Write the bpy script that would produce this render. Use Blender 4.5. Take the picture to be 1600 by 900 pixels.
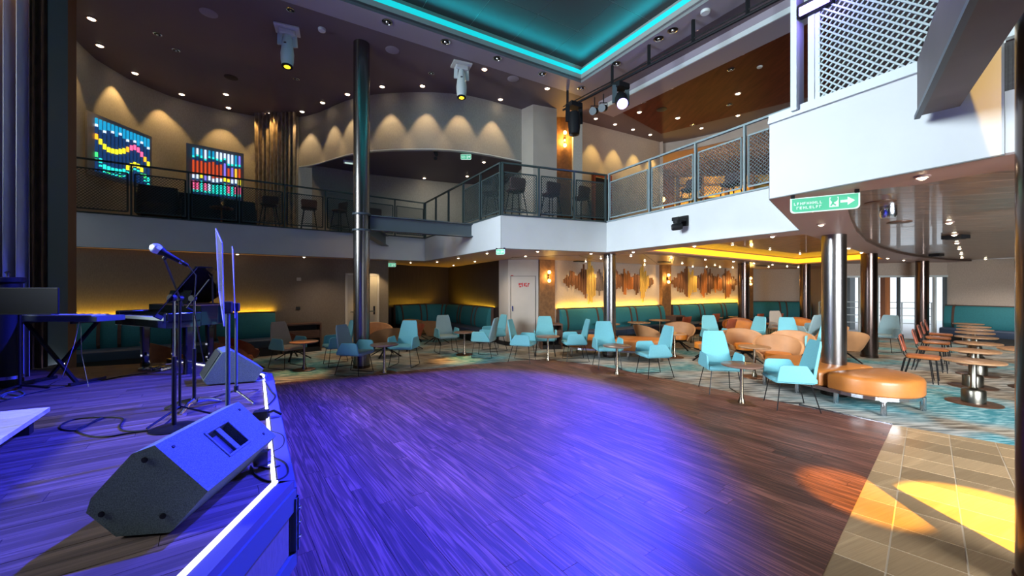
import bpy, math, random
from mathutils import Vector, Matrix
from mathutils.geometry import tessellate_polygon
for o in list(bpy.data.objects): bpy.data.objects.remove(o)
scene = bpy.context.scene
C = scene.collection
rnd = random.Random(7)
F = 610.0; H = 1.75
R = math.radians
# ------------------------------------------------------------ camera, world, lights
cam = bpy.data.cameras.new('camera'); cam.sensor_width = 36; cam.lens = F/1600*36
cam.clip_end = 200; cam.clip_start = .05
co = bpy.data.objects.new('camera', cam); C.objects.link(co)
co.location = (0, 0, H); co.rotation_euler = (R(90), 0, 0); scene.camera = co
vs = scene.view_settings
vs.view_transform = 'Standard'; vs.look = 'None'; vs.gamma = 1; vs.use_curve_mapping = False
vs.exposure = 0.42
w = bpy.data.worlds.new('world'); scene.world = w; w.use_nodes = True
bgn = w.node_tree.nodes['Background']
bgn.inputs[0].default_value = (.80, .90, 1, 1); bgn.inputs[1].default_value = 1.25

def aim(o, tgt):
    d = Vector(tgt)-o.location
    o.rotation_euler = d.to_track_quat('-Z', 'Y').to_euler()
def area(name, loc, tgt, size, power, col, spread=180):
    l = bpy.data.lights.new(name, 'AREA'); l.shape = 'RECTANGLE'; l.size, l.size_y = size
    l.energy = power; l.color = col; l.spread = R(spread)
    o = bpy.data.objects.new(name, l); C.objects.link(o); o.location = loc; aim(o, tgt)
    return o
def spot(name, loc, tgt, power, col, ang, blend=.3, rad=.05):
    l = bpy.data.lights.new(name, 'SPOT'); l.energy = power; l.color = col
    l.spot_size = R(ang); l.spot_blend = blend; l.shadow_soft_size = rad
    o = bpy.data.objects.new(name, l); C.objects.link(o); o.location = loc; aim(o, tgt)
    return o
# unseen area lamps added for assumed daylight, stage side and behind the camera
area('assumed_daylight_stage', (-7.9, 1.4, 4.7), (3.5, 7.0, 3.0), (3.5, 2.6), 335, (.80, .93, 1), 78)
area('assumed_daylight_lounge', (5.6, -1.6, 2.4), (7.4, 8, .8), (4.5, 2.0), 420, (.88, .95, 1), 100)
# stage washes
spot('blue_wash_truss', (2.7, 9.6, 6.3), (-1.05, 5.0, 0), 11500, (.032, .045, 1), 48, .5, .06)
spot('assumed_blue_wash', (1.6, 6.2, 6.9), (-3.7, 2.5, .5), 15500, (.025, .035, 1), 56, .7, .1)  # assumed lamp with no visible fitting, added to turn the stage blue
spot('assumed_amber_beam', (3.1, -1.0, 5.5), (3.62, 2.72, 0), 11000, (1, .60, .02), 11, .15, .03)  # assumed pair of lamps behind the camera, for the amber tile patches
spot('assumed_amber_beam', (2.2, -1.2, 5.5), (2.92, 3.28, 0), 6000, (1, .50, .03), 7, .5, .03)
spot('amber_carpet_beam', (-1.2, 9.2, 6.2), (-1.35, 9.5, 0), 1500, (1, .5, .12), 14, .8, .05)
spot('amber_carpet_beam', (-4.45, 7.7, 6.2), (-4.4, 7.75, 0), 1000, (1, .5, .2), 16, .8, .05)
spot('assumed_amber_fascia_beam', (-1.6, -2.6, 4.6), (3.42, 2.25, 3.25), 1500, (1, .55, .08), 12, .2, .03)  # assumed lamp out of view, for the orange light on the white box

# ------------------------------------------------------------ geometry helpers
def P(x, y, z):
    V = z-H; d = F*V/(450-y)
    return Vector(((x-800)/F*d, d, z))
def G(x, y): return P(x, y, 0)
def at(x, y, d): return Vector(((x-800)/F*d, d, H+(450-y)/F*d))
def lerp(a, b, t): return a+(b-a)*t
def rz(v, a):
    c, s = math.cos(a), math.sin(a)
    return Vector((v[0]*c-v[1]*s, v[0]*s+v[1]*c, v[2] if len(v) > 2 else 0))
class MB:
    def __init__(s): s.v = []; s.f = []; s.m = []
    def add(s, vs, fs, mi=0):
        b = len(s.v); s.v += [tuple(v) for v in vs]
        for f in fs: s.f.append([b+i for i in f]); s.m.append(mi)
        return s
    def box(s, c, sz, a=0, mi=0):
        hx, hy, hz = sz[0]/2, sz[1]/2, sz[2]/2
        vs = []
        for x, y, z in ((-1,-1,-1),(1,-1,-1),(1,1,-1),(-1,1,-1),(-1,-1,1),(1,-1,1),(1,1,1),(-1,1,1)):
            p = rz((x*hx, y*hy, z*hz), a); vs.append((c[0]+p[0], c[1]+p[1], c[2]+z*hz))
        return s.add(vs, [(3,2,1,0),(4,5,6,7),(0,1,5,4),(1,2,6,5),(2,3,7,6),(3,0,4,7)], mi)
    def bar(s, a, b, w, t=None, up=(0,0,1), mi=0, caps=True):
        a = Vector(a); b = Vector(b); t = t or w
        d = (b-a).normalized(); u = Vector(up)
        if abs(d.dot(u)) > .99: u = Vector((1,0,0))
        x = d.cross(u).normalized(); y = x.cross(d).normalized()
        vs = []
        for p in (a, b):
            for i, j in ((-1,-1),(1,-1),(1,1),(-1,1)): vs.append(p+x*i*w/2+y*j*t/2)
        fs = [(0,1,5,4),(1,2,6,5),(2,3,7,6),(3,0,4,7)]
        if caps: fs += [(3,2,1,0),(4,5,6,7)]
        return s.add(vs, fs, mi)
    def tube(s, pts, r, n=8, mi=0, closed=False):
        pts = [Vector(p) for p in pts]; N = len(pts)
        rr = r if isinstance(r, (list, tuple)) else [r]*N
        prev = None; vs = []
        for i, p in enumerate(pts):
            d = (pts[min(i+1, N-1)]-pts[max(i-1, 0)]).normalized()
            if prev is None:
                u = Vector((0,0,1)) if abs(d.z) < .9 else Vector((1,0,0))
                x = d.cross(u).normalized()
            else: x = (prev-d*prev.dot(d)).normalized()
            prev = x; y = d.cross(x)
            for k in range(n):
                a = 2*math.pi*k/n; vs.append(p+(x*math.cos(a)+y*math.sin(a))*rr[i])
        fs = []
        for i in range(N-1):
            for k in range(n):
                a = i*n+k; b = i*n+(k+1) % n; fs.append((a, b, b+n, a+n))
        fs.append(tuple(range(n))[::-1]); fs.append(tuple((N-1)*n+k for k in range(n)))
        return s.add(vs, fs, mi)
    def lathe(s, prof, c=(0,0,0), n=24, axis=None, mi=0, sx=1, sy=1):
        vs = []; c = Vector(c); q = None
        if axis is not None: q = Vector((0,0,1)).rotation_difference(Vector(axis).normalized())
        for r, z in prof:
            for k in range(n):
                a = 2*math.pi*k/n; p = Vector((r*math.cos(a)*sx, r*math.sin(a)*sy, z))
                if q: p = q @ p
                vs.append(c+p)
        fs = []
        for i in range(len(prof)-1):
            for k in range(n):
                a = i*n+k; b = i*n+(k+1) % n; fs.append((a, b, b+n, a+n))
        if prof[0][0] > 1e-4: fs.append(tuple(range(n))[::-1])
        if prof[-1][0] > 1e-4: fs.append(tuple((len(prof)-1)*n+k for k in range(n)))
        return s.add(vs, fs, mi)
    def prism(s, poly, z0, z1, holes=(), mi=0):
        loops = [[Vector((p[0], p[1], 0)) for p in poly]]+[[Vector((p[0], p[1], 0)) for p in h] for h in holes]
        flat = [p for l in loops for p in l]; n = len(flat)
        tris = tessellate_polygon(loops)
        vs = [(p.x, p.y, z0) for p in flat]+[(p.x, p.y, z1) for p in flat]
        fs = []
        for t in tris:
            a, b, c = [flat[i] for i in t]
            up = (b-a).cross(c-a).z > 0
            t = tuple(t) if up else tuple(t)[::-1]
            fs.append(tuple(i+n for i in t)); fs.append(t[::-1])
        k = 0
        for li, l in enumerate(loops):
            m = len(l)
            ar = sum(l[i].x*l[(i+1) % m].y-l[(i+1) % m].x*l[i].y for i in range(m))
            for i in range(m):
                a = k+i; b = k+(i+1) % m
                q = (a, b, b+n, a+n)
                if (ar < 0) != (li > 0): q = q[::-1]
                fs.append(q)
            k += m
        return s.add(vs, fs, mi)
    def slab(s, pts, nrm, th, mi=0):           # extrude any planar polygon along a vector
        nrm = Vector(nrm).normalized()*th; n = len(pts)
        vs = [Vector(p) for p in pts]+[Vector(p)+nrm for p in pts]
        fs = [tuple(range(n))[::-1], tuple(range(n, 2*n))]+[(i, (i+1) % n, (i+1) % n+n, i+n) for i in range(n)]
        return s.add(vs, fs, mi)
    def loft(s, rings, mi=0, cap=True, close=True):
        n = len(rings[0]); vs = [p for r in rings for p in r]; fs = []
        for i in range(len(rings)-1):
            for k in range(n if close else n-1):
                a = i*n+k; b = i*n+(k+1) % n; fs.append((a, b, b+n, a+n))
        if cap: fs.append(tuple(range(n))[::-1]); fs.append(tuple((len(rings)-1)*n+k for k in range(n)))
        return s.add(vs, fs, mi)
    def build(s, name, mat, parent=None, smooth=False, bevel=0, seg=2, kind=None, loc=None, label=None, cat=None, group=None):
        me = bpy.data.meshes.new(name); me.from_pydata(s.v, [], s.f)
        mats = mat if isinstance(mat, (list, tuple)) else [mat]
        for m in mats: me.materials.append(m)
        if len(mats) > 1: me.polygons.foreach_set('material_index', s.m)
        me.validate(); me.update()
        import bmesh
        bm = bmesh.new(); bm.from_mesh(me); bmesh.ops.recalc_face_normals(bm, faces=bm.faces)
        if smooth:
            for f in bm.faces: f.smooth = True
            for e in bm.edges:
                if len(e.link_faces) == 2 and e.calc_face_angle(0) > R(38): e.smooth = False
        bm.to_mesh(me); bm.free()
        o = bpy.data.objects.new(name, me); C.objects.link(o)
        if parent: o.parent = parent
        if loc is not None: o.location = loc
        if bevel:
            b = o.modifiers.new('bevel', 'BEVEL'); b.width = bevel; b.segments = seg; b.limit_method = 'ANGLE'; b.angle_limit = R(35)
            if smooth or seg > 1:
                for p in me.polygons: p.use_smooth = True
                b.harden_normals = True
        if kind: o['kind'] = kind
        tag(o, label, cat, group)
        return o
def tag(o, label=None, cat=None, group=None, kind=None):
    if label: o['label'] = label
    if cat: o['category'] = cat
    if group: o['group'] = group
    if kind: o['kind'] = kind
    return o
def thing(name, label, cat, loc=(0,0,0), a=0, group=None):
    o = bpy.data.objects.new(name, None); C.objects.link(o); o.empty_display_size = .1
    o.location = loc; o.rotation_euler = (0, 0, a); return tag(o, label, cat, group)
def dup(root, loc, a, label=None, group=None):
    r = root.copy(); C.objects.link(r); r.location = loc; r.rotation_euler = (0, 0, a)
    if label: r['label'] = label
    if group: r['group'] = group
    for ch in list(root.children):
        c = ch.copy(); C.objects.link(c); c.parent = r
        for g in list(ch.children):
            d = g.copy(); C.objects.link(d); d.parent = c
    return r
def facing(vx, vy): return math.atan2(vy, vx)+math.pi/2      # models face -Y
def clip(poly, cpoly):                                        # convex clip, ccw clip polygon
    out = poly
    n = len(cpoly)
    for i in range(n):
        a = cpoly[i]; b = cpoly[(i+1) % n]
        inside = lambda p: (b[0]-a[0])*(p[1]-a[1])-(b[1]-a[1])*(p[0]-a[0]) >= -1e-9
        inp = out; out = []
        for j in range(len(inp)):
            p = inp[j]; q = inp[(j+1) % len(inp)]
            ip, iq = inside(p), inside(q)
            if ip: out.append(p)
            if ip != iq:
                d1 = (b[0]-a[0])*(p[1]-a[1])-(b[1]-a[1])*(p[0]-a[0])
                d2 = (b[0]-a[0])*(q[1]-a[1])-(b[1]-a[1])*(q[0]-a[0])
                t = d1/(d1-d2); out.append((p[0]+(q[0]-p[0])*t, p[1]+(q[1]-p[1])*t))
        if len(out) < 3: return []
    return out
def parea(p): return abs(sum(p[i][0]*p[(i+1) % len(p)][1]-p[(i+1) % len(p)][0]*p[i][1] for i in range(len(p))))/2

# ------------------------------------------------------------ materials
def mat(name, col, rough=.6, metal=0, emit=None, es=0, var=0, scale=8, stretch=(1,1,1), bump=0, bscale=60, alpha=1, spec=.5, coat=0, trans=0, rnd_obj=0, col2=None, ior=1.45):
    m = bpy.data.materials.new(name); m.use_nodes = True; nt = m.node_tree; N = nt.nodes; L = nt.links
    b = N['Principled BSDF']
    c4 = (*col, 1)
    b.inputs['Base Color'].default_value = c4; b.inputs['Roughness'].default_value = rough
    b.inputs['Metallic'].default_value = metal; b.inputs['Specular IOR Level'].default_value = spec
    b.inputs['Coat Weight'].default_value = coat; b.inputs['Transmission Weight'].default_value = trans; b.inputs['IOR'].default_value = ior
    if alpha < 1: b.inputs['Alpha'].default_value = alpha
    if emit: b.inputs['Emission Color'].default_value = (*emit, 1); b.inputs['Emission Strength'].default_value = es
    tc = N.new('ShaderNodeTexCoord'); mp = N.new('ShaderNodeMapping'); L.new(tc.outputs['Object'], mp.inputs['Vector'])
    mp.inputs['Scale'].default_value = stretch
    if var:
        nz = N.new('ShaderNodeTexNoise'); nz.inputs['Scale'].default_value = scale; nz.inputs['Detail'].default_value = 4
        L.new(mp.outputs[0], nz.inputs['Vector'])
        mx = N.new('ShaderNodeMix'); mx.data_type = 'RGBA'
        d = col2 or tuple(max(0, c*(1-var)) for c in col); u = col if col2 else tuple(min(1, c*(1+var)) for c in col)
        mx.inputs[6].default_value = (*d, 1); mx.inputs[7].default_value = (*u, 1)
        rp = N.new('ShaderNodeMapRange'); rp.inputs[1].default_value = .3; rp.inputs[2].default_value = .7
        L.new(nz.outputs[0], rp.inputs[0]); L.new(rp.outputs[0], mx.inputs[0]); L.new(mx.outputs[2], b.inputs['Base Color'])
    if bump:
        nb = N.new('ShaderNodeTexNoise'); nb.inputs['Scale'].default_value = bscale; L.new(mp.outputs[0], nb.inputs['Vector'])
        bp = N.new('ShaderNodeBump'); bp.inputs['Strength'].default_value = bump; bp.inputs['Distance'].default_value = .01
        L.new(nb.outputs[0], bp.inputs['Height']); L.new(bp.outputs[0], b.inputs['Normal'])
    return m
def emis(name, col, s):
    m = bpy.data.materials.new(name); m.use_nodes = True; nt = m.node_tree
    b = nt.nodes['Principled BSDF']; b.inputs['Base Color'].default_value = (*[c*.5 for c in col], 1)
    b.inputs['Emission Color'].default_value = (*col, 1); b.inputs['Emission Strength'].default_value = s; return m
def plank_mat(name, dark, light, ang, rough=.38, grain=1.0, coat=.15, strength=.25):
    """wood board: grain runs along the board, each board its own tone"""
    m = bpy.data.materials.new(name); m.use_nodes = True; nt = m.node_tree; N = nt.nodes; L = nt.links
    b = N['Principled BSDF']; b.inputs['Roughness'].default_value = rough
    b.inputs['Coat Weight'].default_value = coat; b.inputs['Coat Roughness'].default_value = .25
    tc = N.new('ShaderNodeTexCoord'); oi = N.new('ShaderNodeObjectInfo')
    mp = N.new('ShaderNodeMapping'); mp.inputs['Rotation'].default_value = (0, 0, -ang)
    L.new(tc.outputs['Object'], mp.inputs['Vector'])
    off = N.new('ShaderNodeVectorMath'); off.operation = 'ADD'
    cm = N.new('ShaderNodeCombineXYZ'); mm = N.new('ShaderNodeMath'); mm.operation = 'MULTIPLY'; mm.inputs[1].default_value = 37
    L.new(oi.outputs['Random'], mm.inputs[0]); L.new(mm.outputs[0], cm.inputs[2]); L.new(mm.outputs[0], cm.inputs[1])
    L.new(mp.outputs[0], off.inputs[0]); L.new(cm.outputs[0], off.inputs[1])
    sc = N.new('ShaderNodeVectorMath'); sc.operation = 'MULTIPLY'; sc.inputs[1].default_value = (.55, 11, 1)
    L.new(off.outputs[0], sc.inputs[0])
    n1 = N.new('ShaderNodeTexNoise'); n1.inputs['Scale'].default_value = 1.1; n1.inputs['Detail'].default_value = 2
    L.new(sc.outputs[0], n1.inputs['Vector'])
    k = N.new('ShaderNodeMath'); k.operation = 'MULTIPLY'; k.inputs[1].default_value = 44*grain; L.new(n1.outputs[0], k.inputs[0])
    s1 = N.new('ShaderNodeMath'); s1.operation = 'SINE'; L.new(k.outputs[0], s1.inputs[0])
    r1 = N.new('ShaderNodeMapRange'); r1.inputs[1].default_value = -.2; r1.inputs[2].default_value = 1; L.new(s1.outputs[0], r1.inputs[0])
    sc2 = N.new('ShaderNodeVectorMath'); sc2.operation = 'MULTIPLY'; sc2.inputs[1].default_value = (3, 120, 1)
    L.new(off.outputs[0], sc2.inputs[0])
    n2 = N.new('ShaderNodeTexNoise'); n2.inputs['Scale'].default_value = 1; n2.inputs['Detail'].default_value = 3; L.new(sc2.outputs[0], n2.inputs['Vector'])
    ad = N.new('ShaderNodeMath'); ad.operation = 'MULTIPLY'; L.new(r1.outputs[0], ad.inputs[0]); L.new(n2.outputs[0], ad.inputs[1])
    a3 = N.new('ShaderNodeMath'); a3.operation = 'MULTIPLY_ADD'; L.new(n2.outputs[0], a3.inputs[0]); a3.inputs[1].default_value = .62; L.new(ad.outputs[0], a3.inputs[2])
    mx = N.new('ShaderNodeMix'); mx.data_type = 'RGBA'; mx.inputs[6].default_value = (*dark, 1); mx.inputs[7].default_value = (*light, 1)
    L.new(a3.outputs[0], mx.inputs[0])
    hs = N.new('ShaderNodeHueSaturation'); vr = N.new('ShaderNodeMapRange'); vr.inputs[3].default_value = .68; vr.inputs[4].default_value = 1.25
    L.new(oi.outputs['Random'], vr.inputs[0]); L.new(vr.outputs[0], hs.inputs['Value']); L.new(mx.outputs[2], hs.inputs['Color'])
    L.new(hs.outputs[0], b.inputs['Base Color'])
    bp = N.new('ShaderNodeBump'); bp.inputs['Strength'].default_value = strength; bp.inputs['Distance'].default_value = .004
    L.new(a3.outputs[0], bp.inputs['Height']); L.new(bp.outputs[0], b.inputs['Normal'])
    return m
def carpet_mat():
    m = bpy.data.materials.new('carpet'); m.use_nodes = True; nt = m.node_tree; N = nt.nodes; L = nt.links
    b = N['Principled BSDF']; b.inputs['Roughness'].default_value = .95; b.inputs['Specular IOR Level'].default_value = .1
    tc = N.new('ShaderNodeTexCoord')
    def noise(scale, stretch, det=3, rot=0):
        mp = N.new('ShaderNodeMapping'); mp.inputs['Scale'].default_value = stretch; mp.inputs['Rotation'].default_value = (0,0,rot)
        L.new(tc.outputs['Object'], mp.inputs['Vector'])
        n = N.new('ShaderNodeTexNoise'); n.inputs['Scale'].default_value = scale; n.inputs['Detail'].default_value = det
        L.new(mp.outputs[0], n.inputs['Vector']); return n.outputs[0]
    def mix(f, a, bb):
        x = N.new('ShaderNodeMix'); x.data_type = 'RGBA'
        for s, v in ((0, f), (6, a), (7, bb)):
            if isinstance(v, tuple): x.inputs[s].default_value = (*v, 1)
            else: L.new(v, x.inputs[s])
        return x.outputs[2]
    def rng(v, a, c):
        r = N.new('ShaderNodeMapRange'); r.inputs[1].default_value = a; r.inputs[2].default_value = c; L.new(v, r.inputs[0]); return r.outputs[0]
    big = rng(noise(.38, (1, 1.5, 1), 2), .43, .53)
    big2 = rng(noise(.55, (1.2, 1, 1), 3, 1), .47, .58)
    st = rng(noise(2.4, (1, 9, 1), 5), .42, .58)
    st2 = rng(noise(3.2, (1.4, 11, 1), 5, .05), .48, .6)
    brown = mix(st, (.115, .085, .06), (.42, .36, .28))
    teal = mix(st2, (.05, .22, .26), (.34, .54, .56))
    grey = mix(st, (.15, .17, .17), (.50, .49, .45))
    c = mix(big, teal, grey); c = mix(big2, c, brown)
    L.new(c, b.inputs['Base Color'])
    return m
M = {}
M['wood'] = plank_mat('dance_floor_wood', (.025, .009, .008), (.30, .118, .085), math.atan2(.798, -.602), .50, 1.0, .05)
M['stagewood'] = plank_mat('stage_wood', (.05, .03, .026), (.20, .125, .10), math.atan2(.606, .795), .5, .5, .05, .12)
M['tile'] = plank_mat('stone_tile', (.30, .19, .10), (.60, .42, .235), .4, .33, .18, .2, .05)
M['grout'] = mat('grout', (.62, .50, .36), .8)
M['carpet'] = carpet_mat()
M['fascia'] = mat('fascia_paint', (.60, .615, .62), .45, var=.03, scale=2)
M['fasciatrim'] = mat('fascia_joint', (.12, .12, .12), .5)
M['wallgrey'] = mat('woven_wall_covering', (.38, .355, .31), .85, var=.13, scale=30, stretch=(3,3,.6), bump=.15, bscale=120)
M['wallbeige'] = mat('beige_wall_covering', (.50, .41, .34), .85, var=.10, scale=30, stretch=(3,3,.6), bump=.15, bscale=120)
M['walldark'] = mat('dark_wall_covering', (.028, .017, .016), .7, var=.25, scale=6, stretch=(4,4,.3))
M['wallleft'] = mat('brown_wall_covering', (.19, .15, .115), .85, var=.12, scale=25, stretch=(3,3,.7))
M['copper'] = mat('brown_sconce_panel', (.22, .105, .04), .45, var=.25, scale=12)
M['ceil'] = mat('ceiling_paint', (.15, .115, .13), .6, var=.05, scale=1)
M['ceilband'] = mat('ceiling_band_paint', (.30, .27, .32), .5)
M['ceillip'] = mat('ceiling_lip_paint', (.36, .38, .36), .5)
M['recess'] = mat('recess_panel', (.075, .06, .065), .55)
M['soffit'] = mat('soffit_paint', (.40, .26, .235), .5, var=.04, scale=1)
M['lowceil'] = mat('lower_ceiling_laminate', (.30, .19, .13), .3, var=.2, scale=3, stretch=(.4,4,1), coat=.3)
M['ceilwood'] = mat('glossy_ceiling_boards', (.22, .14, .10), .30, var=.35, scale=4, stretch=(.5,6,1), coat=.35, bump=.25, bscale=2.5)
M['covewood'] = mat('cove_ceiling_wood', (.46, .21, .07), .35, var=.45, scale=5, stretch=(6,.6,1), coat=.3)
M['redceil'] = mat('red_wood_ceiling', (.11, .022, .012), .55, spec=.2, var=.25, scale=3, stretch=(3,.5,1))
M['steel'] = mat('brushed_steel', (.23, .215, .21), .27, 1, var=.06, scale=3, stretch=(30,30,.3))
M['bronze'] = mat('dark_bronze_metal', (.12, .085, .075), .22, 1)
M['bluesteel'] = mat('painted_steel_beam', (.075, .10, .115), .45)
M['browngrey'] = mat('beam_cladding', (.11, .09, .09), .55, var=.1, scale=3)
M['rail'] = mat('railing_paint_dark', (.045, .065, .065), .4)
M['raillight'] = mat('railing_paint_light', (.24, .30, .31), .4)
M['white'] = mat('white_enamel', (.66, .70, .69), .35)
M['meshpaint'] = mat('lattice_paint', (.42, .50, .50), .4)
M['whiteframe'] = mat('screen_frame_paint', (.62, .67, .67), .4)
M['black'] = mat('black_plastic', (.010, .010, .012), .6, spec=.3)
M['gloss'] = mat('black_piano_lacquer', (.008, .010, .010), .08, coat=.8)
M['tolex'] = mat('speaker_coating', (.13, .17, .155), .75, var=.35, scale=160, bump=.5, bscale=220)
M['grille'] = mat('speaker_grille', (.05, .055, .06), .6, .3, bump=.4, bscale=300)
M['blackmetal'] = mat('black_wire_frame', (.018, .018, .02), .35, .6)
M['blue'] = mat('aqua_upholstery', (.16, .44, .50), .8, var=.05, scale=60, bump=.1, bscale=300)
M['bluegrey'] = mat('blue_grey_upholstery', (.23, .34, .37), .8, var=.06, scale=60)
M['greychair'] = mat('taupe_upholstery', (.36, .31, .26), .8, var=.06, scale=60)
M['orange'] = mat('orange_leather', (.56, .18, .02), .42, var=.12, scale=6)
M['tan'] = mat('tan_leather', (.40, .195, .085), .5, var=.08, scale=6)
M['rust'] = mat('rust_leather', (.30, .065, .028), .42, var=.2, scale=8)
M['rustorange'] = mat('orange_brown_leather', (.38, .115, .03), .4, var=.15, scale=8)
M['teal'] = mat('teal_upholstery', (.018, .155, .18), .7, var=.08, scale=30)
M['navy'] = mat('navy_seat', (.035, .055, .10), .5)
M['strap'] = mat('brown_strap', (.075, .04, .028), .5)
M['tabletop'] = mat('brown_laminate_top', (.20, .115, .085), .3, var=.15, scale=14, stretch=(1,6,1))
M['tablewood'] = mat('light_wood_top', (.34, .18, .09), .35, var=.2, scale=10, stretch=(1,8,1))
M['pewter'] = mat('pewter_stem', (.20, .185, .155), .3, 1)
M['brass'] = mat('brass_grey_metal', (.34, .27, .19), .25, 1)
M['basebrown'] = mat('bronze_base_plate', (.19, .10, .065), .35, .7)
M['door'] = mat('door_laminate', (.42, .36, .28), .55, var=.04, scale=5)
M['pier'] = mat('pier_panel', (.52, .46, .40), .5, var=.04, scale=3)
M['plinth'] = mat('black_skirting', (.02, .018, .018), .5)
M['furnwood'] = mat('dark_walnut', (.11, .052, .032), .4, var=.25, scale=6, stretch=(1,1,8))
M['curtgrey'] = mat('grey_drape', (.36, .36, .40), .8, var=.1, scale=20, stretch=(1,1,.1))
M['curtbrown'] = mat('dark_brown_drape', (.13, .07, .035), .8, var=.3, scale=14, stretch=(1,1,.4))
M['curttan'] = mat('shimmer_drape', (.42, .33, .22), .5, .2, var=.35, scale=14, stretch=(1,1,.4))
M['pillargreen'] = mat('grey_green_panel', (.085, .12, .115), .5)
M['pillarbrown'] = mat('brown_edge_panel', (.20, .095, .05), .6)
M['ivory'] = mat('piano_keys', (.70, .78, .72), .3)
M['acrylic'] = mat('clear_acrylic', (.70, .72, .95), .08, alpha=.16, spec=.8)
M['glass'] = mat('window_glass', (.9, .95, 1), .02, alpha=.04, spec=.5)
M['glassglobe'] = mat('sconce_glass', (.9, .7, .4), .1, emit=(1, .62, .15), es=9)
M['led_y'] = emis('warm_led_strip', (1, .52, .02), 1.5)
M['led_w'] = emis('stage_edge_led', (.72, .75, 1), 3.2)
M['glow_c'] = emis('cyan_glow_band', (.01, .62, .68), .75)  # cove wall glow put into an emissive colour
M['lamp'] = emis('downlight_lens', (1, .82, .55), 12)
M['lens_y'] = emis('amber_head_lens', (1, .66, .02), 2.2)
M['lens_b'] = emis('blue_head_lens', (.40, .30, 1), 5)
M['chrome'] = mat('chrome_gimbal', (.55, .57, .62), .18, 1)
M['signgreen'] = emis('sign_green', (.10, .55, .32), .55)
M['signwhite'] = emis('sign_white', (.75, 1, .88), .55)
M['signred'] = mat('sign_red', (.55, .03, .03), .5)
M['deck'] = mat('exterior_deck', (.7, .72, .74), .7)
M['orangecurtain'] = mat('orange_column_cladding', (.38, .13, .04), .5, var=.3, scale=6, stretch=(6,6,.2))
M['riser'] = mat('riser_top', (.55, .50, .58), .7, var=.1, scale=20)
M['micgrille'] = mat('microphone_grille', (.55, .57, .62), .35, .8, bump=.5, bscale=400)
# ============================================================ STRUCTURE
Z_B = 2.62; Z_T = 3.36; Z_C = 7.14; S = .535
def xy(v): return (v[0], v[1])
D_ = P(103, 330, Z_T); C_ = P(664, 373, Z_T); A_ = P(783, 336, Z_T); B_ = P(948, 347.5, Z_T)
E_ = P(1250, 360, Z_B); F_ = P(1203, 312, Z_B); G_ = P(1570, 243, Z_B)
E_.z = F_.z = G_.z = Z_T
# ---- carpet floor
MB().prism([(-14, -5), (18, -5), (18, 21), (-14, 21)], -.1, 0).build('floor', M['carpet'], kind='structure')
# ---- boards / tiles laid as separate pieces
def lay(parent, poly, u, w, lens, z0, z1, m, name, gap=.003, limit=300, origin=(0, 0), seed=3, aligned=None, zc=None):
    rr = random.Random(seed); n = (-u[1], u[0])
    pr = [((p[0]-origin[0])*u[0]+(p[1]-origin[1])*u[1], (p[0]-origin[0])*n[0]+(p[1]-origin[1])*n[1]) for p in poly]
    a0, a1 = min(p[0] for p in pr), max(p[0] for p in pr); b0, b1 = min(p[1] for p in pr), max(p[1] for p in pr)
    cells = []
    for r in range(math.floor(b0/w), math.ceil(b1/w)):
        if aligned: s = math.floor(a0/aligned)*aligned
        else: s = a0-rr.random()*max(lens)
        while s < a1:
            L = aligned or rr.choice(lens)
            q = [(s+gap, r*w+gap), (s+L-gap, r*w+gap), (s+L-gap, r*w+w-gap), (s+gap, r*w+w-gap)]
            q = [(origin[0]+a*u[0]+b*n[0], origin[1]+a*u[1]+b*n[1]) for a, b in q]
            c = clip(q, poly)
            if c and parea(c) > .003: cells.append(c)
            s += L
    def score(c):
        cx = sum(p[0] for p in c)/len(c); cy = sum(p[1] for p in c)/len(c)
        if cy < .6 or abs(cx/cy)*F > 860 or (H-z1)/cy*F > 500: return 0
        return parea(c)/cy**3
    cells.sort(key=score, reverse=True)
    rest = MB(); nr = 0
    for i, c in enumerate(cells):
        dz = rr.uniform(-.0006, .0006)
        if i < limit and score(c) > 0:
            MB().prism(c, z0, z1+dz).build(name, m, parent)
        else: rest.prism(c, z0, z1+dz); nr += 1
    if nr: rest.build(name+'_field', m, parent, kind='stuff')
    print(name, len(cells))
dance = [(-4.28, 7.12), (-4.7, 4.0), (-4.7, .6), (-.13, .6), (4.84, 4.965), (2.94, 7.465), (2.0, 8.7), (.78, 9.53), (0, 9.28), (-2.59, 8.0)]
dance = dance[::1]
def ccw(p):
    a = sum(p[i][0]*p[(i+1) % len(p)][1]-p[(i+1) % len(p)][0]*p[i][1] for i in range(len(p)))
    return p if a > 0 else p[::-1]
dance = ccw(dance)
df = MB().prism(dance, 0, .006).build('floor_dance', mat('board_joint', (.02, .01, .01), .7), kind='structure')
lay(df, dance, (-.602, .798), .13, (1.1, 1.5, 1.9), .006, .014, M['wood'], 'floorboard', gap=.0012)
tiles = ccw([(4.84, 4.965), (8.57, 1.5), (.894, 1.5)])
tf = MB().prism(tiles, 0, .008).build('floor_tiled', M['grout'], kind='structure')
lay(tf, tiles, (.7295, .684), .348, (.35,), .005, .0105, M['tile'], 'floor_tile', gap=.005, origin=(2.777, 2.372), aligned=.35)
MB().bar((4.28, 5.82, .012), (4.84, 4.965, .012), .025, .02).build('trim_1', M['chrome'], kind='structure')
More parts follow.
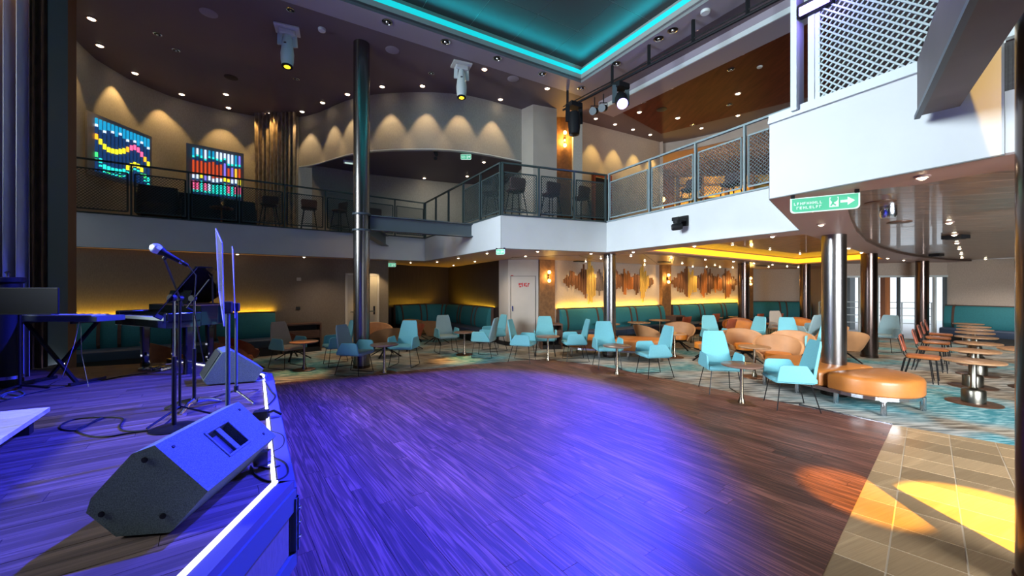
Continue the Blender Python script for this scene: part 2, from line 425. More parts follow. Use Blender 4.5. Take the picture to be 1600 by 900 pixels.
# ---- stage
stage = ccw([(-9.3, 5.0), (-5.52, 6.56), (-3.41, 5.53), (-1.384, 2.454), (-1.296, 1.647), (-1.1, -.5), (-9.3, -.5)])
sf = MB().prism(stage, 0, S-.012).build('floor_stage', mat('stage_base', (.03, .025, .03), .6), kind='structure')
inner = ccw([(-9.25, 4.95), (-5.52, 6.44), (-3.50, 5.45), (-1.50, 2.44), (-1.41, 1.64), (-1.21, -.45), (-9.25, -.45)])
lay(sf, inner, (.795, .606), .13, (1.2, 1.6, 2.0), S-.012, S, M['stagewood'], 'stage_board', gap=.0015, seed=5)
# front face of the stage: nosing, recessed panels, posts, toe rail and led line
def along(a, b, off, z): return None
edge = [Vector((-9.3, 5.0, 0)), Vector((-5.52, 6.56, 0)), Vector((-3.41, 5.53, 0)), Vector((-1.384, 2.454, 0)), Vector((-1.296, 1.647, 0)), Vector((-1.1, -.5, 0))]
for i in range(1, 5):
    a, b = edge[i], edge[i+1]; d = (b-a).normalized(); n = Vector((-d.y, d.x, 0))*(-1)
    n = Vector((d.y, -d.x, 0)) if False else Vector((-d.y, d.x, 0))
    c = (a+b)/2
    if n.dot(c-Vector((-5, 2, 0))) < 0: n = -n
    up = Vector((0, 0, 1))
    MB().bar(a-n*.03+up*(S-.02), b-n*.03+up*(S-.02), .085, .05).build('stage_nosing', mat('stage_edge_paint', (.10, .095, .12), .5), sf)
    MB().bar(a-n*.095+up*(S+.004), b-n*.095+up*(S+.004), .024, .014).build('stage_led_strip', M['led_w'], sf, label='glowing white led line set into the stage edge')
    MB().bar(a+n*.012+up*(S-.11), b+n*.012+up*(S-.11), .03, .13).build('stage_edge_board', M['bluesteel'], sf)
    MB().bar(a+n*.015+up*.05, b+n*.015+up*.05, .03, .10).build('stage_toe_rail', M['bluesteel'], sf)
    L = (b-a).length; k = max(1, round(L/.8))
    for j in range(k+1):
        p = a+d*(L*j/k)
        q = MB().box((p.x+n.x*.012, p.y+n.y*.012, .27), (.05, .05, .33), math.atan2(d.y, d.x)).build('stage_post', M['bluesteel'], sf)
        MB_ = MB()
        for zz in (.18, .27, .36): MB_.lathe([(.009, 0), (.009, .03), (.004, .034)], (p.x+n.x*.02, p.y+n.y*.02, zz), 8, axis=n)
        MB_.build('rivet', M['chrome'], q)
    for j in range(k):
        p = a+d*(L*(j+.08)/k); q = a+d*(L*(j+.92)/k)
        MB().bar(p+n*.004+up*.27, q+n*.004+up*.27, .012, .32).build('stage_panel', M['wallleft'], sf)
MB().bar((-8.3, 7.2, S-.01), (-6.9, 6.0, S-.01), .04, .02).build('trim_led_stage_rear', M['led_w'], kind='structure')

# ---- upper slab with fascia, lower ceiling with yellow cove and glossy board zone
slab_poly = [xy(D_), xy(C_), xy(A_), xy(B_), xy(E_), xy(F_), xy(G_), (4.4, 1.0), (17.2, 1.0), (17.2, 20), (-13, 20), (-13, 8.2)]
cove = [P(1005, 393, Z_B), P(1257, 366, Z_B), P(1382, 405, Z_B), P(1245, 413.4, Z_B)]
cove = [xy(p) for p in cove]
wz = [P(1558, 268, Z_B), P(1430, 289, Z_B), P(1322, 301, Z_B), P(1321, 316, Z_B), P(1325, 330, Z_B), P(1330, 347, Z_B), P(1338, 363, Z_B), P(1352, 377, Z_B), P(1375, 388, Z_B), P(1400, 395.5, Z_B), P(1430, 401, Z_B), P(1465, 405.5, Z_B), P(1500, 408, Z_B)]
wz = [xy(p) for p in wz]+[(16.2, 13.0), (16.2, 3.0), (5.2, 2.2)]
fl = MB().prism(slab_poly, Z_B+.42, Z_T).build('floor_upper', mat('upper_carpet', (.06, .05, .05), .9), kind='structure')
MB().prism(slab_poly, Z_B, Z_B+.015, holes=[cove, wz]).build('ceiling_lower', M['soffit'], kind='structure')
# laminate zone of the lower ceiling in front of the art wall
lam = [P(800, 402, Z_B), P(875, 399, Z_B), P(1006, 396, Z_B), P(1243, 414.3, Z_B), P(1330, 414.3, Z_B)]
MB().prism([xy(p) for p in lam]+[(9.8, 17.5), (5.6, 14.9), (1.4, 12.3), (-.2, 12.2)], Z_B-.012, Z_B-.001).build('ceiling_laminate', M['lowceil'], kind='structure')
for i, (a, b) in enumerate([((800,402),(860,407)),((905,399.5),(942,409)),((1006,397),(1028,413))]):
    MB().bar(P(a[0],a[1],Z_B-.013), P(b[0],b[1],Z_B-.013), .012, .004).build('ceiling_joint', M['plinth'], kind='structure')
def cove_walls(poly, z0, z1, m, name):
    b = MB(); n = len(poly)
    for i in range(n):
        p, q = poly[i], poly[(i+1) % n]
        b.add([(p[0], p[1], z0), (q[0], q[1], z0), (q[0], q[1], z1), (p[0], p[1], z1)], [(0, 1, 2, 3)])
    return b.build(name, m, kind='structure')
cove_walls(cove, Z_B, Z_B+.22, M['soffit'], 'ceiling_cove_side')
MB().prism(cove, Z_B+.22, Z_B+.25).build('ceiling_cove', M['covewood'], kind='structure')
def inset(poly, k):
    c = Vector((sum(p[0] for p in poly)/len(poly), sum(p[1] for p in poly)/len(poly)))
    return [tuple(Vector(p)+(c-Vector(p)).normalized()*k) for p in poly]
ci = inset(cove, .05)
for i in range(4):
    p, q = ci[i], ci[(i+1) % 4]
    MB().bar((p[0], p[1], Z_B+.12), (q[0], q[1], Z_B+.12), .02, .15).build('cove_led_strip', M['led_y'], None, label='yellow light strip, side %s of the wooden ceiling cove' % ['facing the balcony corner', 'beside the thick steel column', 'nearest the windows', 'along the art wall side'][i], cat='light strip', group=None)
    c = Vector(((p[0]+q[0])/2, (p[1]+q[1])/2, Z_B+.12)); L = (Vector(q)-Vector(p)).length
# board zone
cove_walls(wz, Z_B, Z_B+.07, M['strap'], 'ceiling_board_lip')
MB().prism(wz, Z_B+.075, Z_B+.09).build('ceiling_board_backing', M['plinth'], kind='structure')
cb = bpy.data.objects['ceiling_board_backing']
# boards (clipped by triangulated zone : zone is clipped as convex fan pieces)
def lay_strips(parent, poly, u, w, z0, z1, m, name):
    n = (-u[1], u[0]); pr = [p[0]*n[0]+p[1]*n[1] for p in poly]; pa = [p[0]*u[0]+p[1]*u[1] for p in poly]
    r = math.floor(min(pr)/w)
    while r*w < max(pr):
        # intersect the mid line with the polygon to get the span
        def span(b):
            xs = []
            for i in range(len(poly)):
                p, q = poly[i], poly[(i+1) % len(poly)]
                bp = p[0]*n[0]+p[1]*n[1]; bq = q[0]*n[0]+q[1]*n[1]
                if (bp-b)*(bq-b) < 0:
                    t = (b-bp)/(bq-bp); xs.append((p[0]+(q[0]-p[0])*t)*u[0]+(p[1]+(q[1]-p[1])*t)*u[1])
            return (min(xs), max(xs)) if len(xs) >= 2 else None
        s0 = span(r*w+.003); s1 = span(r*w+w-.003)
        if s0 and s1:
            q = [(s0[0], r*w+.003), (s0[1], r*w+.003), (s1[1], r*w+w-.003), (s1[0], r*w+w-.003)]
            q = [(a*u[0]+b*n[0], a*u[1]+b*n[1]) for a, b in q]
            MB().prism(q, z0, z1).build(name, m, parent)
        r += 1
lay_strips(cb, wz, (.95, -.31), .30, Z_B+.055, Z_B+.074, M['ceilwood'], 'ceiling_board')
# fascia boards
fa = [(D_, C_, 'fascia_stage_side'), (C_, A_, 'fascia_recess'), (A_, B_, 'fascia_centre'), (B_, E_, 'fascia_lounge'), (F_, G_, 'fascia_box')]
slab_loop = [D_, C_, A_, B_, E_, F_, G_]
fz = MB()
for i in range(6):
    a, b = slab_loop[i], slab_loop[i+1]
    _d = (b-a).normalized(); _n = Vector((_d.y, -_d.x, 0))*.008; a = a+_n; b = b+_n
    MB().add([(a.x, a.y, Z_B), (b.x, b.y, Z_B), (b.x, b.y, Z_T), (a.x, a.y, Z_T)], [(0, 1, 2, 3)]).build('wall_fascia_%d' % (i+1), M['fascia'], kind='structure')
    if i != 4:
        MB().bar((a.x, a.y, Z_T+.01), (b.x, b.y, Z_T+.01), .06, .03).build('trim_fascia_top_%d' % (i+1), M['raillight'] if i in (3,) else (M['whiteframe'] if i == 5 else M['rail']), kind='structure')
        MB().bar((a.x, a.y, Z_B+.004), (b.x, b.y, Z_B+.004), .02, .008).build('trim_fascia_foot_%d' % (i+1), M['fasciatrim'], kind='structure')
for p in (C_, A_, B_):
    MB().box((p.x, p.y, (Z_B+Z_T)/2), (.01, .01, Z_T-Z_B)).build('trim_fascia_joint', M['fasciatrim'], kind='structure')
# right end of the box
g2 = Vector((4.4, 1.0, 0))
MB().add([(G_.x, G_.y, Z_B), (g2.x, g2.y, Z_B), (g2.x, g2.y, Z_T), (G_.x, G_.y, Z_T)], [(0, 1, 2, 3)]).build('wall_fascia_end', M['fascia'], kind='structure')

# ---- walls
def wall(name, pts, z0, z1, m, kind='structure'):
    b = MB(); n = len(pts)
    vs = []
    for p in pts: vs += [(p[0], p[1], z0), (p[0], p[1], z1)]
    b.add(vs, [(2*i, 2*i+2, 2*i+3, 2*i+1) for i in range(n-1)])
    o = b.build(name, m, kind=kind, smooth=True); return o
wl0 = Vector((-9.9, 7.95)); wl1 = Vector((-4.0, 12.62))
wdir = (wl1-wl0).normalized(); wn = Vector((wdir.y, -wdir.x))        # towards the room
wall('wall_left_lower', [wl0-wdir*2, wl1], 0, Z_B, M['wallleft'])
wall('wall_alcove', [wl1, (-4.15, 12.9), (-4.5, 14.3), (-2.7, 16.6), (-.40, 12.3)], 0, Z_B, M['walldark'])
wall('wall_pier', [(-.41, 12.25), (-.117, 11.86), (.80, 11.82), (.80, 12.05)], 0, Z_B, M['pier'])
MB().bar((-.41, 12.22, .06), (-.117, 11.84, .06), .03, .12).build('baseboard_pier', M['plinth'], kind='structure')
MB().bar((-.117, 11.845, .06), (.62, 11.80, .06), .03, .12).build('baseboard_pier_front', M['plinth'], kind='structure')
MB().bar((.82, 11.76, .06), (1.30, 11.95, .06), .03, .12).build('baseboard_pier_sconce', M['plinth'], kind='structure')
aw0 = Vector((1.30, 12.0)); ad = Vector((.853, .5225)); an = Vector((.5225, -.853))
def AW(t, off=0): return aw0+ad*t+an*off
wall('wall_art', [AW(-.05), AW(10.6)], 0, Z_B, M['wallbeige'])
# sconce pilasters
def pilaster(name, p, q, th=.14):
    p = Vector(p); q = Vector(q); d = (q-p).normalized(); n = Vector((d.y, -d.x))
    poly = [tuple(p), tuple(q), tuple(q+n*th), tuple(p+n*th)]
    return MB().prism(poly, 0, Z_B-.013).build(name, M['copper'], kind='structure')
pilaster('wall_pilaster_1', (.80, 11.86), (1.28, 12.05), .1)
pilaster('wall_pilaster_2', AW(4.92), AW(5.42), .14)
pilaster('wall_pilaster_3', AW(10.3), AW(10.75), .4)
wr = [AW(10.6), (10.3, 18.2), (13.6, 17.8), (13.3, 16.6), (12.0, 14.2)]
wall('wall_lounge_rear', wr, 0, Z_B, M['wallbeige'])
# window wall from (12.0,14.2) to (14.7,13.3)
W0 = Vector((11.95, 14.2)); W1 = Vector((14.75, 13.3)); wd = (W1-W0).normalized(); wnn = Vector((wd.y, -wd.x))
def WW(t): return W0+wd*t
WL = (W1-W0).length
def wquad(name, a, b, z0, z1, m, th=.1, kind='structure', parent=None):
    pa, pb = WW(a), WW(b)
    poly = [tuple(pa), tuple(pb), tuple(pb+wnn*th), tuple(pa+wnn*th)]
    return MB().prism(poly, z0, z1).build(name, m, parent, kind=kind)
wquad('wall_window_header', 0, WL, 2.18, Z_B+.05, M['wallbeige'])
win = wquad('window_1', 0, WL, 2.12, 2.19, M['whiteframe'], .14)
for t in (.0, .52, 1.02, 1.62, 2.12, 2.60, WL-.07):
    wquad('window_mullion', t, t+.055, 0, 2.12, M['bluesteel'] if t in (1.62, 2.12, WL-.07) else M['whiteframe'], .12, None, win)
wquad('window_sill', 0, 1.55, .0, .10, M['whiteframe'], .12, None, win)
wquad('window_pane', .05, WL-.06, .1, 2.12, M['glass'], .012, None, win)
wquad('window_drape', 1.16, 1.30, .0, 2.12, M['orangecurtain'], .30, None, win)
wall('wall_right_lower', [W1, (15.6, 11.5), (16.3, 8), (16.5, 1.0)], 0, Z_B+.05, M['wallbeige'])
MB().prism([(11, 14.3), (16, 12.8), (24, 20), (15, 26)], -.02, .03).build('floor_exterior_deck', M['deck'], kind='structure')
# exterior rail and davit shapes seen through the glass
ext = thing('deck_railing', 'pale deck railing outside the lounge windows', 'railing', (0,0,0))
for k in range(9):
    p = Vector((12.9+.42*k, 16.4-.16*k)); MB().box((p.x, p.y, .6), (.04, .04, 1.14)).build('post', M['whiteframe'], ext)
for zz in (.35, .65, .95, 1.18): MB().bar((12.9, 16.4, zz), (16.3, 15.1, zz), .03).build('rail', M['whiteframe'], ext)
ex2 = MB().tube([(13.1, 16.0, .03), (13.3, 15.95, 1.2), (13.05, 15.9, 1.9), (13.25, 15.9, 2.6)], .10, 10).build('davit_arm', M['bluesteel'], label='blue curved davit arm outside behind the window glass', cat='davit')
ex3 = MB().box((14.05, 16.3, 1.3), (.3, .3, 2.54), .3).build('deck_pillar', M['bluesteel'], label='dark blue pillar standing on the deck outside the windows', cat='pillar')

# ---- fascia-level: upper walls
up = [P(x, y, Z_C) for x, y in ((100, 40), (107, 47), (118, 62), (133, 77), (150, 93), (173, 107), (200, 123), (233, 137), (265, 150), (300, 160), (345, 172), (397, 181), (430, 183), (466, 182))]
wall('wall_upper_left', [(up[0].x-.1, up[0].y-2.5)]+[xy(p) for p in up]+[(up[-1].x+.2, 16)], Z_T, Z_C, M['wallgrey'])
dr = [P(x, y, Z_C) for x, y in ((466, 183), (480, 181), (500, 175), (520, 166), (540, 157.5), (560, 151.5), (585, 147.5), (615, 145), (645, 144), (675, 144), (705, 146), (735, 150), (765, 157), (790, 164), (815, 171))]
Z_D = 5.58
wall('wall_drum', [xy(p) for p in dr], Z_D, Z_C, M['wallgrey'])
wall('wall_drum_inner', [(p.x*1.02, p.y+.10) for p in dr], Z_D, Z_C, M['wallgrey'])
MB().loft([[(p.x, p.y-.01, Z_D-.02), (p.x, p.y-.01, Z_D+.012), (p.x*1.02, p.y+.11, Z_D+.012), (p.x*1.02, p.y+.11, Z_D-.02)] for p in dr]).build('trim_drum_edge', M['whiteframe'], kind='structure')
dc = [xy(p) for p in dr]+[(.9, 15.2), (-.5, 15.2), (-2.0, 14.5), (-4.8, 13.3), (-5.9, 12.6)]
MB().prism(dc, Z_D, Z_D+.03).build('ceiling_drum_recess', M['walldark'] if False else M['ceil'], kind='structure')
wall('wall_drum_recess', [(-6.25, 12.2), (-5.85, 12.4), (-4.8, 13.15), (-1.9, 14.35), (-.3, 14.6), (.35, 12.4)], Z_T, Z_D, M['wallgrey'])
# pier with white edge, grey face, sconce panel and the lounge wall with light scallops
pr_ = [P(815, 171, Z_C), P(833, 163, Z_C), P(870, 170, Z_C)]
wall('wall_upper_pier', [xy(p) for p in pr_]+[(pr_[2].x+.05, 12.4)], Z_T, Z_C, M['pier'])
sp = [(pr_[2].x+.02, 12.3), (1.92, 12.35)]
wall('wall_upper_sconce', sp, Z_T, Z_C, M['copper'])
wall('wall_upper_post', [(1.90, 12.5), (1.88, 12.0), (2.16, 12.0), (2.22, 12.6)], Z_T, Z_C, M['wallgrey'])
sw0 = P(908, 190, Z_C); sw1 = P(1031, 222, Z_C)
wall('wall_upper_lounge', [xy(sw0), xy(sw1), (5.55, 14.35), (5.9, 17.5)], Z_T, Z_C, M['wallbeige'])
wall('wall_upper_far', [(5.9, 17.5), (16.9, 17.0), (16.9, 1.2)], Z_T, Z_C, M['copper'])
wall('wall_left_near', [(-10.2, -4.4), (-10.2, 5.6), (-8.45, 7.35)], 0, Z_C, M['walldark'])
wall('wall_back', [(-10.2, -4.4), (5.6, -4.4)], 0, Z_C, M['walldark'])
wall('wall_back_parapet', [(5.6, -4.4), (9.5, -4.4)], 0, .4, M['walldark'])  # assumed opening above, out of view, sized to let in sky light
wall('wall_back_header', [(5.6, -4.4), (9.5, -4.4)], 2.6, Z_C, M['walldark'])
wall('wall_right_near', [(9.5, -4.4), (9.5, .9), (17.2, .9)], 0, Z_C, M['walldark'])
# box behind the lattice
# pillar, edge strip, dark drape at the left
MB().box((-7.42, 6.22, (S+Z_C)/2), (.34, .3, Z_C-S), .1).build('wall_pillar_green', M['pillargreen'], kind='structure')
bpil = bpy.data.objects['wall_pillar_green']
MB().box((-7.42, 6.06, 3.08), (.35, .01, .012), .1).build('joint', M['plinth'], bpil)
MB().box((-8.19, 7.15, Z_C/2), (.17, .25, Z_C), .2).build('wall_edge_strip', M['pillarbrown'], kind='structure')
wall('wall_stage_wing', [(-8.3, 7.3), (-7.85, 6.5), (-7.7, 5.6), (-10.2, 5.2)], 0, Z_C, M['plinth'])

# ---- upper ceiling with recess, band, beam
K = P(908, 126, Z_C); e1 = Vector((-.863, -.505)); e2 = Vector((.535, -.845))
K2 = Vector((K.x, K.y))
rec = [tuple(K2), tuple(K2+e1*8.2), tuple(K2+e1*8.2+e2*7.0), tuple(K2+e2*7.0)]
ko = K2-e1*.62-e2*.55
band = [tuple(ko), tuple(ko+e1*9.6), tuple(ko+e1*9.6+e2*8.2), tuple(ko+e2*8.2)]
MB().prism([(-13, -4.5), (17, -4.5), (17, 19), (-13, 19)], Z_C, Z_C+.05, holes=[rec]).build('ceiling', M['ceil'], kind='structure')
MB().prism(band, Z_C-.06, Z_C+.001, holes=[rec]).build('ceiling_band', M['ceilband'], kind='structure')
cove_walls(rec, Z_C-.06, Z_C+.16, M['ceillip'], 'ceiling_recess_lip')
def grow(k):
    return [tuple(K2-e1*k-e2*k), tuple(K2+e1*(8.2+k)-e2*k), tuple(K2+e1*(8.2+k)+e2*(7+k)), tuple(K2+e2*(7+k)-e1*k)]
MB().prism(grow(.3), Z_C+.16, Z_C+.161, holes=[rec]).build('ceiling_recess_ledge', M['ceillip'], kind='structure')
g3 = grow(.32)
cove_walls(g3, Z_C+.16, Z_C+.62, M['ceillip'], 'ceiling_recess_side')
pn = MB().prism(g3, Z_C+.602, Z_C+.63).build('ceiling_recess_top', M['ceillip'], kind='structure')
nx, ny = 8, 7
for i in range(nx):
    for j in range(ny):
        o0 = Vector(g3[0]); ex = (Vector(g3[1])-o0)/nx; ey = (Vector(g3[3])-o0)/ny
        p = o0+ex*i+ey*j; ux = ex.normalized()*.006; uy = ey.normalized()*.006
        q = [tuple(p+ux+uy), tuple(p+ex-ux+uy), tuple(p+ex+ey-ux-uy), tuple(p+ey+ux-uy)]
        MB().prism(q, Z_C+.595, Z_C+.62).build('recess_panel', M['recess'], pn)
gl = grow(.10)
sides = ['along the left far side', 'along the near left side', 'along the near side', 'along the right side']
for i in range(4):
    p, q = gl[i], gl[(i+1) % 4]
    MB().bar((p[0], p[1], Z_C+.235), (q[0], q[1], Z_C+.265), .02, .20).build('cyan_glow_band', M['glow_c'], label='cyan band imitating cove glow %s of the high ceiling recess' % sides[i], cat='light strip')  # emissive band stands in for the light on the cove wall
c4 = [Vector(g) for g in grow(.05)]
for i in range(4):
    a, b = c4[i], c4[(i+1) % 4]; m_ = (a+b)/2; inn = (sum(c4, Vector((0, 0)))/4-m_).normalized()
    l = area('cyan_cove_light', (m_.x, m_.y, Z_C+.42), (m_.x+inn.x*.30, m_.y+inn.y*.30, Z_C+.62), ((b-a).length, .05), 22, (.01, .80, .95))
    dirv = (b-a).normalized()
    z = -(Vector((m_.x+inn.x*.30, m_.y+inn.y*.30, Z_C+.62))-l.location).normalized()
    x = Vector((dirv.x, dirv.y, 0)); y = z.cross(x).normalized()
    l.rotation_euler = Matrix((x, y, z)).transposed().to_euler()
# bulkhead beam and red wood panel
b0 = Vector((3.16, 10.3)); bd = Vector((.547, -.837)); bn = Vector((.837, .547))
poly = [tuple(b0-bd*1.2), tuple(b0+bd*7.5), tuple(b0+bd*7.5+bn*.62), tuple(b0-bd*1.2+bn*.62)]
MB().prism(poly, 6.85, Z_C).build('ceiling_bulkhead', M['ceilband'], kind='structure')
MB().bar((*(b0-bd*1.2-bn*.02), 6.90), (*(b0+bd*7.5-bn*.02), 6.90), .03, .11).build('trim_bulkhead', M['whiteframe'], kind='structure')
rp = [P(965, 172, Z_C-.03), P(1033, 209, Z_C-.03), P(1300, 143, Z_C-.03), P(1300, 15, Z_C-.03)]
MB().prism([xy(p) for p in rp], Z_C-.03, Z_C-.001).build('ceiling_red_panel', M['redceil'], kind='structure')
cbp = [P(x, y, 6.76) for x, y in ((1034, 240), (1065, 236), (1100, 229), (1135, 221), (1170, 212), (1205, 202), (1240, 191), (1290, 172))]
wall('wall_curved_bulkhead', [xy(p) for p in cbp], 6.76, Z_C, M['pier'])
MB().prism([xy(p) for p in cbp]+[(16.8, 10), (16.8, 17.4), (5.8, 17.4)], 6.76, 6.78).build('ceiling_upper_far', M['soffit'], kind='structure')
# ============================================================ COLUMNS, BEAMS, RAILINGS
def column(x, d, r, z0, z1, label, m='steel', rings=()):
    lat = (x-800)/F*d
    t = thing('column', label, 'column', (lat, d, z0))
    MB().lathe([(r, 0), (r, z1-z0)], n=40).build('shaft', M[m], t, smooth=True)
    for zr in rings: MB().lathe([(r, zr-z0-.02), (r+.025, zr-z0-.02), (r+.025, zr-z0+.02), (r, zr-z0+.02)], n=40).build('collar', M['bluesteel'], t, smooth=True)
    MB().lathe([(r, 0), (r+.012, 0), (r+.012, .05), (r, .055)], n=40).build('base_ring', M['bronze'], t, smooth=True)
    MB().box((0, -r+.001, (z1-z0)/2), (.006, .006, z1-z0-.1)).build('seam', M['bronze'], t)
    return t
column(565, 8.62, .17, .001, Z_C, 'tall steel column rising two decks at the dance floor edge', rings=(3.02, 3.37))
column(952.5, 9.95, .155, .001, Z_B-.012, 'steel column under the balcony corner in front of the wave art')
column(1303, 6.42, .165, .001, Z_B, 'thick steel column growing out of the oval orange bench')
column(1358, 9.9, .165, .001, Z_B, 'dark steel column standing free between the oval bench and the windows', 'bronze')
column(1162, 13.6, .18, .001, Z_B-.012, 'steel column at the right end of the second wave art', 'bronze')
column(1258, 14.3, .165, .001, Z_B, 'far dark column just left of the thick bench column', 'bronze')
column(1441, 12.6, .16, .001, Z_B, 'dark column in front of the windows beside the right wall', 'bronze')
column(1586+76, 2.2, .17, .001, Z_C, 'dark glossy column cut off by the right frame edge', 'bronze')
# steel I beams
def ibeam(name, a, b, z0, z1, w, label, m='bluesteel'):
    a = Vector(a); b = Vector(b); zc = (z0+z1)/2
    t = thing(name, label, 'beam', (0, 0, 0))
    MB().bar((a.x, a.y, zc), (b.x, b.y, zc), .03, z1-z0-.02).build('web', M[m], t)
    MB().bar((a.x, a.y, z1-.012), (b.x, b.y, z1-.012), w, .024).build('flange', M[m], t)
    MB().bar((a.x, a.y, z0+.012), (b.x, b.y, z0+.012), w, .024).build('flange', M[m], t)
    return t
colc = Vector(((565-800)/F*8.62, 8.62, 0))
cp = lerp(C_, A_, .72); ac = cp; 
be = Vector(((741-800)/F*9.6, 9.6, 0))
ibeam('steel_beam', colc+Vector((.17, .05, 0)), lerp(A_, C_, .30), 3.03, 3.36, .2, 'dark steel beam from the tall column to the central balcony')
lb = P(533, 358, Z_T); tt = Vector((-4.95, 11.0, 0))
ibeam('steel_beam', colc+Vector((-.1, .15, 0)), D_+(C_-D_)*((-3.9-D_.x)/(C_.x-D_.x)), 3.03, 3.36, .2, 'dark steel beam from the tall column back to the stage-side balcony')
# clad beam over the box at the right
def at2(x, y, z): return P(x, y, z)
q0 = P(1433, 182, 3.0); q1 = P(1500, 166, 3.0); dirb = Vector((-.64, -.77, 0)).normalized()
t = thing('clad_beam', 'broad grey clad beam crossing from the white balcony box toward the viewer', 'beam')
MB().prism([xy(q0), xy(q1), xy(q1+dirb*3.6), xy(q0+dirb*3.6)], 3.0, 3.4).build('beam_body', M['browngrey'], t)
dl = dirb.cross(Vector((0, 0, 1)))
MB().bar(q0+Vector((0, 0, -.005)), q0+dirb*3.6+Vector((0, 0, -.005)), .03, .03).build('beam_edge', M['bluesteel'], t)
# railings
def railing(name, a, b, npan, label, fm, mm, top=1.13, mtop=.93, wire=.012, pitch=.062, z=Z_T+.025, ins=0.0, skip=(), cuts=None):
    a = Vector((a.x, a.y, z)); b = Vector((b.x, b.y, z)); d = (b-a).normalized(); L = (b-a).length
    t = thing(name, label, 'railing', tuple(a))
    up = Vector((0, 0, 1)); rel = lambda p: p-a
    cuts = cuts or [i/npan for i in range(npan+1)]
    for i in range(npan+1):
        p = d*(L*cuts[i]); p = p+d*(.03 if i == 0 else (-.03 if i == npan else 0))
        MB().bar(p, p+up*top, .055, .03, up=d).build('post', fm, t)
    MB().bar(d*0+up*top, d*L+up*top, .05, .035).build('handrail', fm, t)
    for i in range(npan):
        if i in skip: continue
        s0 = L*cuts[i]+.06; s1 = L*cuts[i+1]-.06; z0, z1 = .07, mtop
        fr = MB()
        for (sa, za, sb, zb) in ((s0, z0, s1, z0), (s1, z0, s1, z1), (s1, z1, s0, z1), (s0, z1, s0, z0)):
            fr.bar(d*sa+up*za, d*sb+up*zb, .02, .028)
        f = fr.build('panel_frame', fm, t)
        m = MB(); W = s1-s0; Hh = z1-z0
        n = int((W+Hh)/pitch)
        for k in range(1, n):
            c = k*pitch
            # rising
            x0, y0 = (c-Hh, Hh) if c > Hh else (0, c); x1, y1 = (c, 0) if c < W else (W, c-W)
            m.bar(d*(s0+x0)+up*(z0+y0), d*(s0+x1)+up*(z0+y1), wire, wire*.6, caps=False)
            x0, x1 = W-x0, W-x1
            m.bar(d*(s0+x0)+up*(z0+y0), d*(s0+x1)+up*(z0+y1), wire, wire*.6, caps=False)
        m.build('wire_mesh', mm, f, kind='stuff')
    return t
railing('railing', D_, C_, 8, 'long dark mesh balcony railing above the stage and piano', M['rail'], M['rail'])
railing('railing', C_, A_, 5, 'short railing running back beside the tall column beam', M['rail'], M['rail'], skip=(0, 1, 2))
railing('railing', A_, B_, 3, 'dark mesh railing across the central balcony front', M['rail'], M['rail'])
railing('railing', B_+Vector((.03, -.05, 0)), E_, 4, 'pale grey mesh railing climbing toward the white box', M['raillight'], mat('mesh_paint_mid', (.12, .16, .17), .4), cuts=[0, .308, .575, .80, 1])
# lattice screen over the box
ls = thing('lattice_screen', 'pale metal lattice screen standing on the white balcony box', 'screen', (0, 0, 0))
d = (G_-F_).normalized(); L = (G_-F_).length; up = Vector((0, 0, 1)); z0 = Z_T+.03
s0 = .33
def LS(s, z): return F_+d*s+Vector((0, 0, z-Z_T))
for s, wd_ in ((.24, .13), (.36, .035), (.40, .02)): MB().bar(LS(s, z0), LS(s, Z_C), wd_, .05, up=d).build('screen_post', M['whiteframe'], ls)
MB().bar(LS(.0, z0+.02), LS(1.62, z0+.02), .05, .06).build('screen_rail', M['whiteframe'], ls)
m = MB(); a0, a1, zb, zt = .42, 1.60, z0+.05, 5.95
W = a1-a0; Hh = zt-zb; pitch = .062
# tilted square lattice: flat strips in two directions
for sgn in (1, -1):
    k = 1.0
    c = -W*k
    while c < Hh+W*k:
        # line z = c + sgn*k*s  (s in 0..W)
        pts = []
        za = c if sgn > 0 else c+W*k*0+0
        f0 = c; f1 = c+sgn*k*W
        if sgn < 0: f0 = c+W*k; f1 = c
        t0, t1 = 0.0, 1.0
        dz = f1-f0
        if abs(dz) > 1e-6:
            ta, tb = (0-f0)/dz, (Hh-f0)/dz
            lo, hi = min(ta, tb), max(ta, tb)
            t0, t1 = max(0, lo), min(1, hi)
        if t1-t0 > .02:
            off = -d.cross(up)*.012*sgn
            pa = LS(a0+W*t0, zb+f0+dz*t0)+off; pb = LS(a0+W*t1, zb+f0+dz*t1)+off
            m.bar(pa, pb, .013, .018, up=d.cross(up), caps=False)
        c += pitch
m.build('lattice', M['meshpaint'], ls, kind='stuff')
MB().bar(LS(1.62, z0), LS(1.62, 5.95), .05, .05, up=d).build('screen_post', M['bluesteel'], ls)

# round green edge by the near column
MB().lathe([(.33, 0), (.33, .30), (.31, .32)], (3.74, 2.38, 2.33), 32, sx=.5).build('hanging_round_fixture', M['pillargreen'], label='dark green round drum hanging beside the near right column', cat='fixture')

